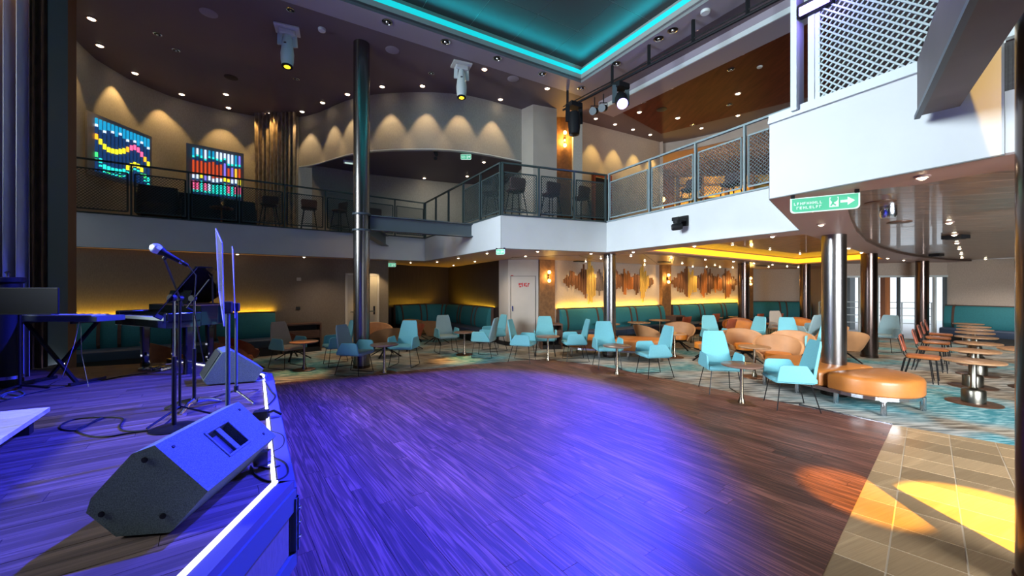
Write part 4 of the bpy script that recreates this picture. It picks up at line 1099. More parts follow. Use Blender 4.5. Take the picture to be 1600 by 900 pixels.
# ---- banquettes
def banquette(name, label, pts, n, panels, back_h=1.10, glow=0, depth=.58, room=1, strapm='strap'):
    """pts: polyline of the wall foot, cushions on the room side"""
    t = thing(name, label, 'banquette', (0, 0, 0))
    cum = [0]
    for i in range(len(pts)-1): cum.append(cum[-1]+(Vector(pts[i+1])-Vector(pts[i])).length)
    Lt = cum[-1]
    def pt(s, off):
        i = 0
        while i < len(pts)-2 and s > cum[i+1]: i += 1
        a, b = Vector(pts[i]), Vector(pts[i+1]); d = (b-a).normalized(); nn = Vector((d.y, -d.x))*room
        # smooth normal
        def segn(j):
            j = max(0, min(len(pts)-2, j)); e = (Vector(pts[j+1])-Vector(pts[j])).normalized(); return Vector((e.y, -e.x))*room
        u = (s-cum[i])/(cum[i+1]-cum[i])
        nn = (segn(i-1)*(max(0, .5-u))+segn(i)+segn(i+1)*(max(0, u-.5))).normalized()
        return a+(b-a)*u+nn*off
    def sweep(s0, s1, prof, nm, m_, parent=t, k=None, sm=False):
        k = k or max(2, int((s1-s0)/.25)); rings = []
        for i in range(k+1):
            s = s0+(s1-s0)*i/k; rings.append([(*pt(s, o_), z) for o_, z in prof])
        return MB().loft(rings).build(nm, M[m_], parent, smooth=sm)
    sweep(0, Lt, [(.10, 0), (depth+.02, 0), (depth+.02, .22), (.10, .22)], 'plinth', 'plinth')
    sweep(0, Lt, [(.08, .22), (.08, back_h+.01), (.17, back_h+.01), (.20, .22)], 'back_frame', 'strap')
    ns = max(1, round(Lt/1.1))
    for i in range(ns):
        sweep(Lt*i/ns+.006, Lt*(i+1)/ns-.006, [(.22, .22), (depth+.05, .22), (depth+.08, .26), (depth+.08, .40), (depth+.04, .44), (.26, .45)], 'seat_cushion', 'navy', sm=True)
    prof = [(.17, .44), (.30, .44), (.335, .52), (.34, .66), (.315, .84), (.26, back_h-.08), (.21, back_h-.03), (.17, back_h-.02)]
    sp_ = [(.17, .45), (.315, .45), (.352, .52), (.357, .66), (.332, .84), (.276, back_h-.07), (.225, back_h-.012), (.12, back_h+.015), (.12, back_h-.05)]
    s = 0
    cuts = [0]
    wide, nar = panels
    s = .22
    marks = []
    while s < Lt-.1:
        marks.append(s); marks.append(min(Lt-.06, s+nar)) if False else None
        s += wide
        if s < Lt-.1: marks.append(s)
        s += nar
    edges = [0]+marks+[Lt]
    for a, b in zip(edges[:-1], edges[1:]):
        if b-a > .05: sweep(a+.008, b-.008, prof, 'back_cushion', 'teal', sm=True)
    for mk in marks: sweep(mk-.028, mk+.028, sp_, 'leather_strap', strapm, k=1)
    if glow:
        nl = max(1, len(pts)-1)
        for i in range(nl):
            a, b = Vector(pts[i]), Vector(pts[i+1]); d = (b-a).normalized(); nn = Vector((d.y, -d.x))*room; c = (a+b)/2
            ll = area('booth_wall_glow', (*(c+nn*.075), back_h+.0), (*(c+nn*.02), back_h+.4), ((b-a).length*.98, .05), glow*(b-a).length, (1, .60, .03))
            z = Vector((nn.x*.35, nn.y*.35, -.94)).normalized(); x = Vector((d.x, d.y, 0)); y = z.cross(x).normalized()
            ll.rotation_euler = Matrix((x, y, z)).transposed().to_euler()
    return t
def LWp(t_): return tuple(wl0+wdir*t_)
banquette('banquette', 'long dark teal banquette under the yellow-lit wall behind the piano', [LWp(-.5), LWp(1.8), LWp(4.35)], 1, (1.35, .32), 1.11, 7)
bz = [(-4.42, 14.1), (-3.95, 15.3), (-3.2, 16.0), (-2.55, 15.7), (-1.7, 14.5), (-.95, 13.2), (-.52, 12.5)]
bz = [(-4.36, 14.15), (-3.9, 15.0), (-3.15, 15.7), (-2.45, 15.55), (-1.75, 14.7), (-.52, 12.62)]
banquette('banquette', 'curved teal booth inside the dark alcove', bz, 1, (1.0, .28), 1.13, 6)
banquette('banquette', 'teal banquette under the first gold wave art', [tuple(AW(.05)), tuple(AW(4.85))], 1, (1.25, .28), 1.12, 9)
banquette('banquette', 'teal banquette under the second wave art', [tuple(AW(5.5)), tuple(AW(10.25))], 1, (1.25, .28), 1.12, 9)
banquette('banquette', 'far teal banquette against the blank wall beyond the wave art', [(10.6, 17.9), (13.3, 17.6)], 1, (1.2, .28), 1.15, 0)
banquette('banquette', 'teal banquette along the right wall behind the dining row', [(14.78, 13.25), (15.6, 11.5), (16.25, 8.4)], 1, (1.35, .34), 1.18, 0)
# ---- side cabinets and blocks
def cabinet(label, c, a, w_, d_, h_):
    t = thing('side_cabinet', label, 'cabinet', c, a)
    MB().box((0, 0, h_-.02), (w_, d_, .04)).build('top', M['furnwood'], t)
    for s in (-1, 1): MB().box((s*(w_/2-.02), 0, (h_-.04)/2), (.04, d_, h_-.04)).build('side_panel', M['furnwood'], t)
    MB().box((0, d_/2-.02, h_/2), (w_-.08, .03, h_-.1)).build('back_panel', M['plinth'], t)
    MB().box((0, 0, .06), (w_-.08, d_-.03, .12)).build('base', M['plinth'], t)
    MB().box((0, -d_/2+.02, h_*.62), (w_-.09, .025, h_*.28)).build('drawer', M['furnwood'], t)
    return t
cp_ = wl0+wdir*4.95+wn*.32
cabinet('dark walnut console at the right end of the long left banquette', (cp_.x, cp_.y, 0), math.atan2(wdir.y, wdir.x), .95, .42, .78)
cabinet('dark walnut block between the pier and the first wave banquette', (1.12, 11.35, 0), .1, .62, .45, .72)
cp_ = AW(5.15, .5); cabinet('dark walnut block before the gold sconce pilaster', (cp_.x, cp_.y, 0), math.atan2(ad.y, ad.x), .55, .45, .75)

# ============================================================ WALL ART
def wave(label, t0, t1, zc, env, seed, off=.02):
    rr = random.Random(seed)
    t = thing('wave_art', label, 'wall art', (*AW(t0, off), 0), math.atan2(ad.y, ad.x))
    n = 62; L = t1-t0
    ms = {'y': M['gold'], 'b': M['bronzebar'], 'o': M['copperbar'], 'g': M['greybar']}
    for i in range(n):
        u = (i+.5)/n
        for j in range(len(env)-1):
            if env[j][0] <= u <= env[j+1][0]: break
        k = (u-env[j][0])/(env[j+1][0]-env[j][0]); upv = env[j][1]+(env[j+1][1]-env[j][1])*k; dn = env[j][2]+(env[j+1][2]-env[j][2])*k
        upv *= rr.uniform(.62, 1.3); dn *= rr.uniform(.6, 1.35); m_ = ms[env[j][3]]
        MB().box((L*u, -.02-rr.uniform(0, .02), zc+(upv-dn)/2), (L/n*.55, .035, upv+dn)).build('bar', m_, t)
    return t
M['gold'] = mat('gold_bar', (.85, .56, .13), .35, .25); M['bronzebar'] = mat('bronze_bar', (.22, .10, .05), .4, .2)
M['copperbar'] = mat('copper_bar', (.60, .22, .06), .35, .25); M['greybar'] = mat('grey_bronze_bar', (.20, .15, .13), .45, .2)
env1 = [(0, .04, .04, 'b'), (.08, .30, .24, 'b'), (.125, .16, .2, 'b'), (.18, .40, .45, 'b'), (.22, .50, .42, 'y'), (.26, .58, .62, 'y'), (.30, .42, .5, 'y'), (.33, .14, .3, 'g'), (.36, .42, .42, 'g'), (.40, .22, .26, 'b'), (.44, .42, .5, 'y'), (.49, .52, .62, 'y'), (.53, .5, .5, 'b'), (.58, .2, .2, 'b'), (.63, .38, .38, 'o'), (.68, .34, .38, 'o'), (.735, .18, .24, 'b'), (.77, .34, .36, 'b'), (.82, .34, .42, 'y'), (.855, .55, .66, 'y'), (.90, .36, .40, 'y'), (.935, .14, .14, 'b'), (.965, .16, .24, 'b'), (1, .03, .04, 'b')]
wave('gold and bronze bar sculpture shaped like a sound wave, left of the pilaster', .30, 4.55, 1.98, env1, 1)
env2 = [(0, .05, .08, 'b'), (.08, .25, .28, 'b'), (.18, .42, .45, 'b'), (.22, .55, .6, 'y'), (.30, .38, .4, 'y'), (.35, .25, .3, 'b'), (.42, .3, .34, 'o'), (.50, .56, .62, 'b'), (.56, .44, .5, 'b'), (.61, .28, .3, 'o'), (.69, .3, .35, 'o'), (.74, .2, .24, 'b'), (.80, .5, .55, 'o'), (.86, .44, .5, 'o'), (.90, .2, .24, 'b'), (.95, .25, .28, 'b'), (1, .04, .05, 'b')]
wave('rust and copper bar sculpture shaped like a sound wave, between two pilasters', 5.55, 10.1, 1.98, env2, 4)
# ---- sconces
def sconce(label, p, nrm, power=12, r=.05, gap=.26):
    t = thing('wall_sconce', label, 'lamp', tuple(p), math.atan2(nrm[1], nrm[0])+math.pi/2)
    MB().box((0, -.012, 0), (.06, .024, .12)).build('back_plate', M['bronze'], t)
    MB().tube([(0, -.02, 0), (0, -.07, 0), (0, -.07, -gap/2+.04)], .008, 6).tube([(0, -.07, 0), (0, -.07, gap/2-.04)], .008, 6).build('arm', M['bronze'], t)
    for s in (-1, 1): MB().lathe([(.02, -r), (r*.8, -r*.7), (r, 0), (r*.8, r*.7), (.02, r)], (0, -.07, s*gap/2), 16).build('glass_globe', M['glassglobe'], t, smooth=True)
    l = bpy.data.lights.new('sconce_light', 'POINT'); l.energy = power; l.color = (1, .58, .14); l.shadow_soft_size = .05
    o = bpy.data.objects.new('sconce_light', l); C.objects.link(o); o.location = Vector(p)+Vector((nrm[0]*.16, nrm[1]*.16, 0))
p = P(857, 424, 2.2); sconce('double glass wall lamp glowing right of the red-sign pier, lower deck', (1.10, 11.86, 2.10), (.37, -.93, 0), 8)
q = AW(5.17, .15); sconce('double glass wall lamp on the gold pilaster between the wave artworks', (q.x, q.y, 2.10), (an.x, an.y, 0), 10)
q = AW(10.5, .42); sconce('double glass wall lamp beside the second wave-art column', (q.x-.02, q.y, 2.05), (-.3, -.95, 0), 14)
sconce('double glass wall lamp on the upper deck beside the hanging black moving head', (1.66, 12.30, 6.42), (0, -1, 0), 22, .055, .40)
sconce('double glass wall lamp seen through the pale railing, left of the upper bar', (6.4, 16.6, 5.2), (-.2, -1, 0), 40, .10, .6)
for (x, y) in ((8.5, 15.5), (11.0, 13.5)):
    pass

# ============================================================ DOORS, SIGNS
t = thing('door_1', 'pale door with panic bar right of the tall column', None, (0, 0, 0)); t['kind'] = 'structure'
dpa = wl0+wdir*6.25; dpb = wl0+wdir*7.15; n3 = Vector((wn.x, wn.y, 0))
def wallbox(a, b, z0, z1, th, m_, name, parent, off=.0):
    a = Vector((a.x, a.y, (z0+z1)/2)); b = Vector((b.x, b.y, (z0+z1)/2))
    return MB().bar(a+n3*off, b+n3*off, th, z1-z0).build(name, m_, parent)
wallbox(dpa, dpb, .01, 2.12, .03, M['door'], 'door_leaf', t, .02)
wallbox(dpa-wdir*.06, dpa, 0, 2.2, .07, M['pier'], 'door_frame', t, .02); wallbox(dpb, dpb+wdir*.06, 0, 2.2, .07, M['pier'], 'door_frame', t, .02)
wallbox(dpa-wdir*.06, dpb+wdir*.06, 2.13, 2.2, .07, M['pier'], 'door_frame', t, .02)
MB().bar((*(dpa+wdir*.08+wn*.09), 1.02), (*(dpb-wdir*.08+wn*.09), 1.02), .03, .04).build('panic_bar', M['brass'], t)
MB().box((*(dpb-wdir*.1+wn*.06), 1.05), (.05, .05, .26), math.atan2(wdir.y, wdir.x)).build('lock_case', M['bronze'], t)
# panel door in the pier
t = thing('door_2', '', None, (0, 0, 0)); t['kind'] = 'structure'
yy = lambda x: 11.86-(x+.117)*.046-.002
def pq(x0, x1, z0, z1, m_, name, parent, th=.012, off=0):
    return MB().add([(x0, yy(x0)-off, z0), (x1, yy(x1)-off, z0), (x1, yy(x1)-off, z1), (x0, yy(x0)-off, z1), (x0, yy(x0)-off-th, z0), (x1, yy(x1)-off-th, z0), (x1, yy(x1)-off-th, z1), (x0, yy(x0)-off-th, z1)],
                    [(0,1,2,3), (4,7,6,5), (0,4,5,1), (1,5,6,2), (2,6,7,3), (3,7,4,0)]).build(name, m_, parent)
pq(-.03, .70, .14, 2.10, M['pier'], 'door_leaf', t)
pq(-.045, -.035, .14, 2.115, M['plinth'], 'door_gap', t); pq(.705, .715, .14, 2.115, M['plinth'], 'door_gap', t); pq(-.035, .705, 2.105, 2.115, M['plinth'], 'door_gap', t)
pq(.0, .035, 1.05, 1.2, M['chrome'], 'door_handle', t, .02, .012)
pq(-.04, .04, 2.12, 2.14, M['signred'], 'door_header_label', t, .006)
# red fire markings: hydrant-type icons
t = thing('fire_sign', 'red fire equipment lettering and symbols on the pier door', 'sign', (0, 0, 0))
def rq(x0, x1, z0, z1, name='red_mark'): return pq(x0, x1, z0, z1, M['signred'], name, t, .004, .014)
for (x0, x1, z0, z1) in ((.20, .24, 1.83, 1.90), (.25, .29, 1.85, 1.90), (.22, .28, 1.77, 1.81), (.30, .33, 1.79, 1.91), (.36, .40, 1.80, 1.90), (.41, .44, 1.86, 1.91), (.41, .46, 1.79, 1.83), (.475, .50, 1.79, 1.90), (.50, .53, 1.86, 1.90)): rq(x0, x1, z0, z1)
# exit signs
def exit_sign(label, c, nrm, w_, h_, arrow=1):
    t = thing('exit_sign', label, 'sign', tuple(c), math.atan2(nrm[1], nrm[0])+math.pi/2)
    r = h_*.22
    pts = [(-w_/2, 0, h_), (-w_/2, 0, r)]+[(-w_/2+r-r*math.cos(R(a)), 0, r-r*math.sin(R(a))) for a in (30, 60, 90)]+[(w_/2-r+r*math.sin(R(a)), 0, r-r*math.cos(R(a))) for a in (0, 30, 60, 90)]+[(w_/2, 0, h_)]
    MB().slab([(x, 0, z) for x, _, z in pts], (0, 1, 0), .018).build('white_border', M['signwhite'], t)
    MB().slab([(x*.95, -.004, h_*.5+(z-h_*.5)*.88) for x, _, z in pts], (0, 1, 0), .01).build('sign_plate', M['signgreen'], t)
    g = MB()
    # exit box with running figure, arrow, two text lines
    bx = w_*.14
    g.box((bx, -.008, h_*.52), (w_*.13, .006, h_*.62))
    ax = w_*.33
    g.slab([(ax-.10*w_, -.011, h_*.44), (ax, -.011, h_*.44), (ax, -.011, h_*.26), (ax+.10*w_, -.011, h_*.52), (ax, -.011, h_*.78), (ax, -.011, h_*.60), (ax-.10*w_, -.011, h_*.60)], (0, 1, 0), .006)
    g.build('pictogram', M['signwhite'], t)
    k = MB(); k.lathe([(.018*w_*3, -.002), (.018*w_*3, .002)], (bx, -.013, h_*.70), 10, axis=(0, 1, 0)).bar((bx, -.013, h_*.62), (bx-.02*w_, -.013, h_*.44), .03*w_, .004, up=(0, 1, 0)).bar((bx-.02*w_, -.013, h_*.44), (bx+.025*w_, -.013, h_*.30), .022*w_, .004, up=(0, 1, 0)).bar((bx-.02*w_, -.013, h_*.44), (bx-.045*w_, -.013, h_*.28), .022*w_, .004, up=(0, 1, 0))
    k.build('running_figure', M['signgreen'], t)
    tx = MB(); rr = random.Random(5)
    for row, (zz, n_) in enumerate(((.60, 9), (.32, 8))):
        for i in range(n_):
            x = -w_*.44+i*w_*.048+(w_*.04 if row else 0); hh = h_*.17
            kind = rr.choice('IEFTLH')
            tx.box((x, -.009, h_*zz), (w_*.009, .004, hh))
            if kind in 'EFT': tx.box((x+w_*.012, -.009, h_*zz+hh*.42), (w_*.028, .004, hh*.2))
            if kind in 'ELI': tx.box((x+w_*.012, -.009, h_*zz-hh*.42), (w_*.028, .004, hh*.2))
            if kind in 'EFH': tx.box((x+w_*.012, -.009, h_*zz), (w_*.024, .004, hh*.2))
            if kind == 'H': tx.box((x+w_*.026, -.009, h_*zz), (w_*.009, .004, hh))
    tx.build('lettering', M['signwhite'], t)
    for s in (-1, 1): MB().box((s*w_*.46, .008, h_+.012), (.03, .03, .03)).build('bracket', M['black'], t)
    return t
c = P(1284, 306, Z_B-.02); c.z = Z_B-.02-.135
exit_sign('large green emergency sign with arrow hanging under the white box', (c.x-.02, c.y-.05, Z_B-.17), (-.52, -.86, 0), .50, .14)
p = P(784, 393, 2.5); exit_sign('small green emergency sign at the central balcony corner', (A_.x-.02, A_.y+.03, 2.49), (-.5, -.87, 0), .22, .12)
exit_sign('green emergency sign over the dark alcove beside the pale door', (*xy(P(610.5, 409.5, Z_B)), 2.46), (.2, -1, 0), .33, .13)
p = P(728, 240, Z_D); exit_sign('green emergency sign under the curved drum on the upper deck', (p.x, p.y, Z_D-.17), (0, -1, 0), .30, .15)
# small wall plates on the left lower wall
for t_, z, l in ((4.95, 2.0, 'white wall plate above the console at left'), (4.93, 1.18, 'dark wall switch above the walnut console')):
    q = wl0+wdir*t_+wn*.012; MB().box((q.x, q.y, z), (.11, .02, .09), math.atan2(wdir.y, wdir.x)).build('wall_plate', M['pier'] if z > 1.5 else M['plinth'], label=l, cat='switch', bevel=.006, seg=1)

# ============================================================ UPPER DECK CONTENTS
up0 = Z_T+.001
st = None
for x, y, d_, fx, fy, l in ((421, 0, 11.15, .3, -1, 'left of the curtain, behind the long left railing'), (483, 0, 11.6, .5, -1, 'under the left end of the curved drum'), (531, 0, 12.0, -.6, -1, 'just left of the tall column'), (588, 0, 12.9, .8, -1, 'just right of the tall column'),
     (767, 0, 9.8, -1, .2, 'at the left of the central balcony corner'), (806, 0, 9.5, -.5, 1, 'first inside the central railing'), (861, 0, 9.9, -.6, 1, 'in the middle of the central railing'), (908, 0, 10.3, -.8, 1, 'at the right end of the central railing')):
    lab = 'dark bar stool on the upper deck '+l; p = ((x-800)/F*d_, d_, up0)
    if st is None: st = make_stool(lab, 'stoolfab', 'bar stools along the upper railings'); st.location = p; st.rotation_euler = (0, 0, facing(fx, fy))
    else: dup(st, p, facing(fx, fy), lab)
for lat, d_, l in ((4.3, 9.4, 'nearest the corner post behind the pale railing'), (5.0, 8.9, 'second from the corner behind the pale railing'), (5.35, 7.6, 'third behind the pale railing, before the golden bar'), (5.7, 6.6, 'beside the white lattice screen post')):
    dup(st, (lat, d_, up0), facing(-.8, -.4), 'dark bar stool on the upper deck '+l)
def lounge_seat(label, c, a, w_):
    t = thing('lounge_sofa', label, 'sofa', c, a)
    MB().loft([rrect(w_, .75, .2, 4, 0, 0, z) for z in (.12, .36)]+[rrect(w_-.06, .69, .18, 4, 0, 0, .42)]).build('seat', M['plinth'], t, smooth=True)
    MB().loft([[(x, y+.28, z) for x, y, _ in rrect(w_-.1*((z-.3)/.5), .16, .07, 3)] for z in (.3, .5, .72, .78)]).build('backrest', M['plinth'], t, smooth=True)
    for s in (-1, 1): MB().loft([rrect(.12, .6, .05, 3, s*(w_/2-.06), 0, z) for z in (.3, .55, .58)]).build('armrest', M['plinth'], t, smooth=True)
    for s in (-1, 1):
        for q in (-1, 1): MB().box((s*(w_/2-.12), q*.26, .06), (.04, .04, .12)).build('leg', M['blackmetal'], t)
    return t
for x, d_, w_, l in ((250, 9.45, .8, 'dark lounge seat on the upper deck below the first light panel'), (312, 10.25, .95, 'dark lounge sofa below the second light panel'), (374, 11.0, .8, 'dark lounge seat by the curtain on the upper deck')):
    lounge_seat(l, ((x-800)/F*d_, d_, up0), -2.5, w_)
t = thing('cocktail_table', 'low orange-brown table between the dark seats on the upper deck', 'table', ((346-800)/F*10.0, 10.0, up0))
MB().lathe([(.25, .42), (.25, .45)], n=24).build('tabletop', M['rustorange'], t); MB().lathe([(.18, 0), (.02, .03), (.02, .42)], n=12).build('stem', M['rustorange'], t)
# light panels on the curved wall
def lightpanel(label, xl, xr, zt, zb, dl, dr_, cols, seed, group=None):
    a = Vector(((xl-800)/F*dl, dl, 0)); b = Vector(((xr-800)/F*dr_, dr_, 0)); d = (b-a); L = d.length; an_ = math.atan2(d.y, d.x)
    t = thing('light_panel', label, 'wall art', (a.x, a.y, zb), an_)
    Hh = zt-zb
    MB().box((L/2, .02, Hh/2), (L, .05, Hh)).build('backing_panel', M['panelback'], t)
    ms = [M['px_'+c_] for c_ in 'bdcgyopwrv']; key = 'bdcgyopwrv'
    ncol = len(cols)
    for i, colm in enumerate(cols):
        m = MB(); x = L*(.08+.87*(i+.5)/ncol); z = Hh*.93; un = Hh*.86/sum(q for _, q in colm)
        rod = None
        for ch, q in colm:
            h = q*un
            m.box((x, -.03, z-h/2), (L*.87/ncol*.46, .03, h*.96), 0, key.index(ch)); z -= h
        m.build('light_rod', ms, t)
    return t
M['panelback'] = mat('light_panel_backing', (.26, .25, .27), .4)
for k_, c_, s_ in (('b', (.01, .30, .55), .9), ('d', (.01, .05, .18), .6), ('c', (.02, .75, .62), 1.1), ('g', (.06, .80, .22), 1.0), ('y', (.95, .85, .02), 1.5), ('o', (1, .38, .02), 1.4), ('p', (.95, .12, .30), 1.2), ('w', (.55, .70, .95), 1.2), ('r', (.65, .07, .02), .8), ('v', (.20, .16, .75), 1.0)):
    M['px_'+k_] = emis('light_rod_'+k_, c_, s_)
cols1 = []
ypath = [.30, .36, .43, .49, .51, .48, .43, .38, .33, .28, .25, .27, .33, .40, .48]; gpath = [.60, .68, .78, .84, .88, .84, .80, .74, .66, .60, .56, .57, .62, .72, .78]
for i in range(15):
    y0 = ypath[i]; g0 = gpath[i]
    c_ = [('b', .10+.03*(i % 3)), ('w' if i % 2 == 0 else 'b', .04)]
    used = sum(q for _, q in c_)
    c_ += [('d', max(.01, y0-used-.04)), ('p' if i in (9, 10, 11, 12) else ('o' if i in (0, 8, 13) else 'y'), .09), ('d', max(.02, g0-y0-.09)), ('y' if 8 <= i <= 12 else ('g' if i in (0, 13, 8) else 'c'), .08), ('d', .03), ('c' if i % 3 else 'g', .03), ('d', max(.02, .9-g0-.12))]
    cols1.append(c_)
lightpanel('rectangular light panel with yellow and pink wave lines over blue rods', 136, 237, 5.72, 4.30, 8.72, 10.25, cols1, 1)
rr = random.Random(9); cols2 = []
for i in range(13):
    c_ = []
    top = rr.choice('wwvb'); c_.append((top, rr.uniform(.10, .22))); c_.append(('c', .04)); c_.append(('d', rr.uniform(.03, .1)))
    c_.append((rr.choice('rroov'), rr.uniform(.22, .34))); c_.append((rr.choice('wvy'), rr.uniform(.06, .12))); c_.append(('d', .05)); c_.append((rr.choice('wpc'), rr.uniform(.1, .2))); c_.append(('c', .05)); c_.append(('d', .05))
    cols2.append(c_)
lightpanel('rectangular light panel with red, orange and white vertical rods', 291, 381, 5.77, 4.28, 10.8, 11.7, cols2, 2)
# drapes
def drape(name, label, a, b, z0, z1, folds, amp, m_, cat='curtain'):
    a = Vector(a); b = Vector(b); d = (b-a); L = d.length; d.normalize(); n = Vector((d.y, -d.x, 0))
    k = folds*8; vs = []; rr = random.Random(folds)
    ph = [rr.uniform(.7, 1.3) for _ in range(folds+1)]
    rings = []
    for z in (z0, (z0+z1)/2, z1):
        row = []
        for i in range(k+1):
            u = i/k; f = ph[int(u*folds*.999)]; off = amp*math.sin(u*folds*2*math.pi)*f*(1.15 if z == z0 else .9)
            row.append((a.x+d.x*L*u+n.x*off, a.y+d.y*L*u+n.y*off, z))
        rings.append(row)
    return MB().loft(rings, cap=False, close=False).build(name, M[m_], smooth=True, label=label, cat=cat)
drape('curtain', 'shimmering tan curtain hanging beside the curved drum', ((398-800)/F*12.0, 12.0, 0), ((463-800)/F*11.9, 11.9, 0), Z_T, Z_C-.02, 11, .05, 'curttan')
drape('curtain', 'long grey stage curtain at the left edge of the frame', (-7.1, 5.05, 0), (-6.95, 5.9, 0) if False else (-6.62, 5.35, 0), S, Z_C-.05, 5, .07, 'curtgrey')
drape('curtain', 'brown patterned drape between the grey curtain and the green pillar', (-7.25, 5.75, 0), (-7.12, 5.98, 0), S, Z_C-.04, 3, .05, 'curtbrown')
o = thing('dark_doorway_frame', 'dark red-brown framed opening on the upper deck wall', 'doorway', (2.62, 12.72, Z_T), math.atan2(sd.y, sd.x))
MB().box((.35, -.03, 1.0), (.62, .03, 2.0)).build('opening', M['plinth'], o)
for s in (0, .7): MB().box((s, -.06, 1.02), (.09, .1, 2.04)).build('jamb', M['rust'], o)
MB().box((.35, -.06, 2.08), (.79, .1, .09)).build('lintel', M['rust'], o)

# added back bar; panel coloured golden to carry the yellow glow behind the railing
M['glowgold'] = mat('bar_back_glow_gold', (.70, .42, .10), .4, .2, var=.3, scale=5)
t = thing('back_bar', 'back bar with shelves, yellow glow painted gold, behind the pale upper railing', 'bar', (6.6, 14.6, Z_T), -.12)
MB().box((1.4, .3, 1.3), (3.6, .1, 2.6)).build('back_panel', M['glowgold'], t)
for i in range(4): MB().box((1.4, .12, .75+.5*i), (3.4, .3, .03)).build('shelf', M['furnwood'], t)
for i in range(5): MB().box((-.35+i*.875, .12, 1.3), (.05, .32, 2.6)).build('upright', M['furnwood'], t)
MB().box((1.4, -1.2, .55), (3.4, .5, 1.1)).build('counter', M['furnwood'], t); MB().box((1.4, -1.25, 1.12), (3.6, .66, .05)).build('counter_top', M['plinth'], t)
for i, (xx, hh) in enumerate(((6.75, 5.25), (7.55, 5.25), (8.35, 5.25))):
    l = bpy.data.lights.new('added_bar_fill', 'POINT'); l.energy = 16; l.color = (1, .6, .12); l.shadow_soft_size = .08  # unseen point lamps added to brighten the golden bar panel
    o = bpy.data.objects.new('added_bar_fill', l); C.objects.link(o); o.location = (xx, 14.1, hh)
# ============================================================ LIGHTING GEAR
def white_head(label, x, y, lean):
    p = P(x, y, Z_C)
    t = thing('moving_head_light', label, 'stage light', (p.x, p.y, Z_C))
    MB().box((0, 0, -.02), (.46, .34, .04), .4).build('mount_plate', M['white'], t, bevel=.01)
    MB().box((0, 0, -.09), (.30, .16, .10), .4).build('base', M['white'], t, bevel=.02)
    for s in (-1, 1): MB().bar((s*.12, s*.05, -.10), (s*.13+lean*.05, s*.055, -.36), .035, .09).build('yoke_arm', M['white'], t)
    ax = Vector((lean, -.12, -1)).normalized()
    MB().lathe([(.02, -.10), (.07, -.08), (.085, 0), (.105, .16), (.125, .34), (.12, .48), (.10, .60)], (lean*.05, 0, -.22), 24, axis=ax).build('head', M['white'], t, smooth=True)
    MB().lathe([(.104, 0), (.104, .02), (.09, .024)], Vector((lean*.05, 0, -.22))+ax*.60, 24, axis=ax).build('lens_ring', M['black'], t, smooth=True)
    MB().lathe([(.09, 0), (.05, .012), (.0001, .016)], Vector((lean*.05, 0, -.22))+ax*.615, 24, axis=ax).build('lens', M['lens_y'], t, smooth=True)
    g = MB()
    for i in range(3): g.box((lean*.08+.02, -.125, -.36-.10*i), (.05, .012, .03))
    g.build('vent', M['chrome'], t)
    return t
white_head('white moving head light with amber lens, left one under the dark ceiling', 449, 45, .06)
white_head('white moving head light with amber lens, right of the tall column top', 721, 101, .02)
# black pipe with hangers and lamps
pa = P(880, 172, 6.62); pb = P(1262, -25, 6.62); pd = (pb-pa).normalized()
t = thing('lighting_pipe', 'long black lighting pipe hung beside the pale bulkhead', 'pipe', tuple(pa))
MB().tube([(0, 0, 0), pb-pa], .03, 10).build('pipe', M['black'], t, smooth=True)
MB().tube([Vector((0, 0, .09)), pb-pa+Vector((0, 0, .09))], .014, 6).build('power_cable', M['black'], t)
for k in (.03, .30, .48, .66, .84):
    MB().bar((pb-pa)*k+Vector((0, 0, .02)), (pb-pa)*k+Vector((0, 0, Z_C-6.62)), .04, .06).build('hanger', M['black'], t)
def black_head(label, p, body, lit=False, s=1):
    t = thing('moving_head_light', label, 'stage light', tuple(p))
    MB().tube([(0, 0, 0), (0, 0, .05)], .03*s, 8).box((0, 0, -.03*s), (.26*s, .20*s, .09*s), .5).build('clamp_base', M['black'], t)
    for q in (-1, 1): MB().bar((q*.13*s, q*.05*s, -.03*s), (q*.135*s, q*.05*s, -.36*s), .04*s, .08*s).build('yoke_arm', M['black'] if not lit else M['bluesteel'], t)
    ax = Vector(body).normalized()
    c = Vector((0, 0, -.26*s))-ax*.12*s
    MB().lathe([(.05*s, 0), (.11*s, .03*s), (.125*s, .15*s), (.115*s, .34*s), (.10*s, .46*s)], c, 22, axis=ax).build('head', M['black'], t, smooth=True)
    MB().lathe([(.095*s, 0), (.06*s, .02*s), (.0001, .03*s)], c+ax*.462*s, 22, axis=ax).build('lens', M['lens_b'] if lit else M['chrome'], t, smooth=True)
    return t
black_head('black moving head hanging straight down at the left end of the pipe', P(897, 163, 6.60), (0, -.05, -1), s=1.35)
bh = P(970, 133, 6.55)
black_head('moving head with glowing violet-blue lens on the black pipe', bh, (-.12, -.75, -.62), True, 1.25)
for x, y, l in ((929, 152, 'small black spotlight with pale rim between the two moving heads'), (943, 147, 'small black spotlight next to the glowing moving head')):
    p = P(x, y, 6.60); t = thing('spotlight', l, 'stage light', tuple(p))
    MB().tube([(0, 0, 0), (0, 0, -.22)], .015, 6).build('hanger', M['black'], t)
    MB().tube([(-.09, 0, -.35), (-.09, 0, -.22), (.09, 0, -.22), (.09, 0, -.35)], .012, 6).build('yoke', M['black'], t)
    ax = Vector((-.5, -.7, -.3)).normalized()
    MB().lathe([(.05, 0), (.08, .02), (.08, .2)], Vector((0, 0, -.35))-ax*.1, 16, axis=ax).build('body', M['black'], t, smooth=True)
    MB().lathe([(.095, 0), (.095, .02), (.07, .02)], Vector((0, 0, -.35))+ax*.1, 16, axis=ax).build('lens_rim', M['bluesteel'], t, smooth=True)
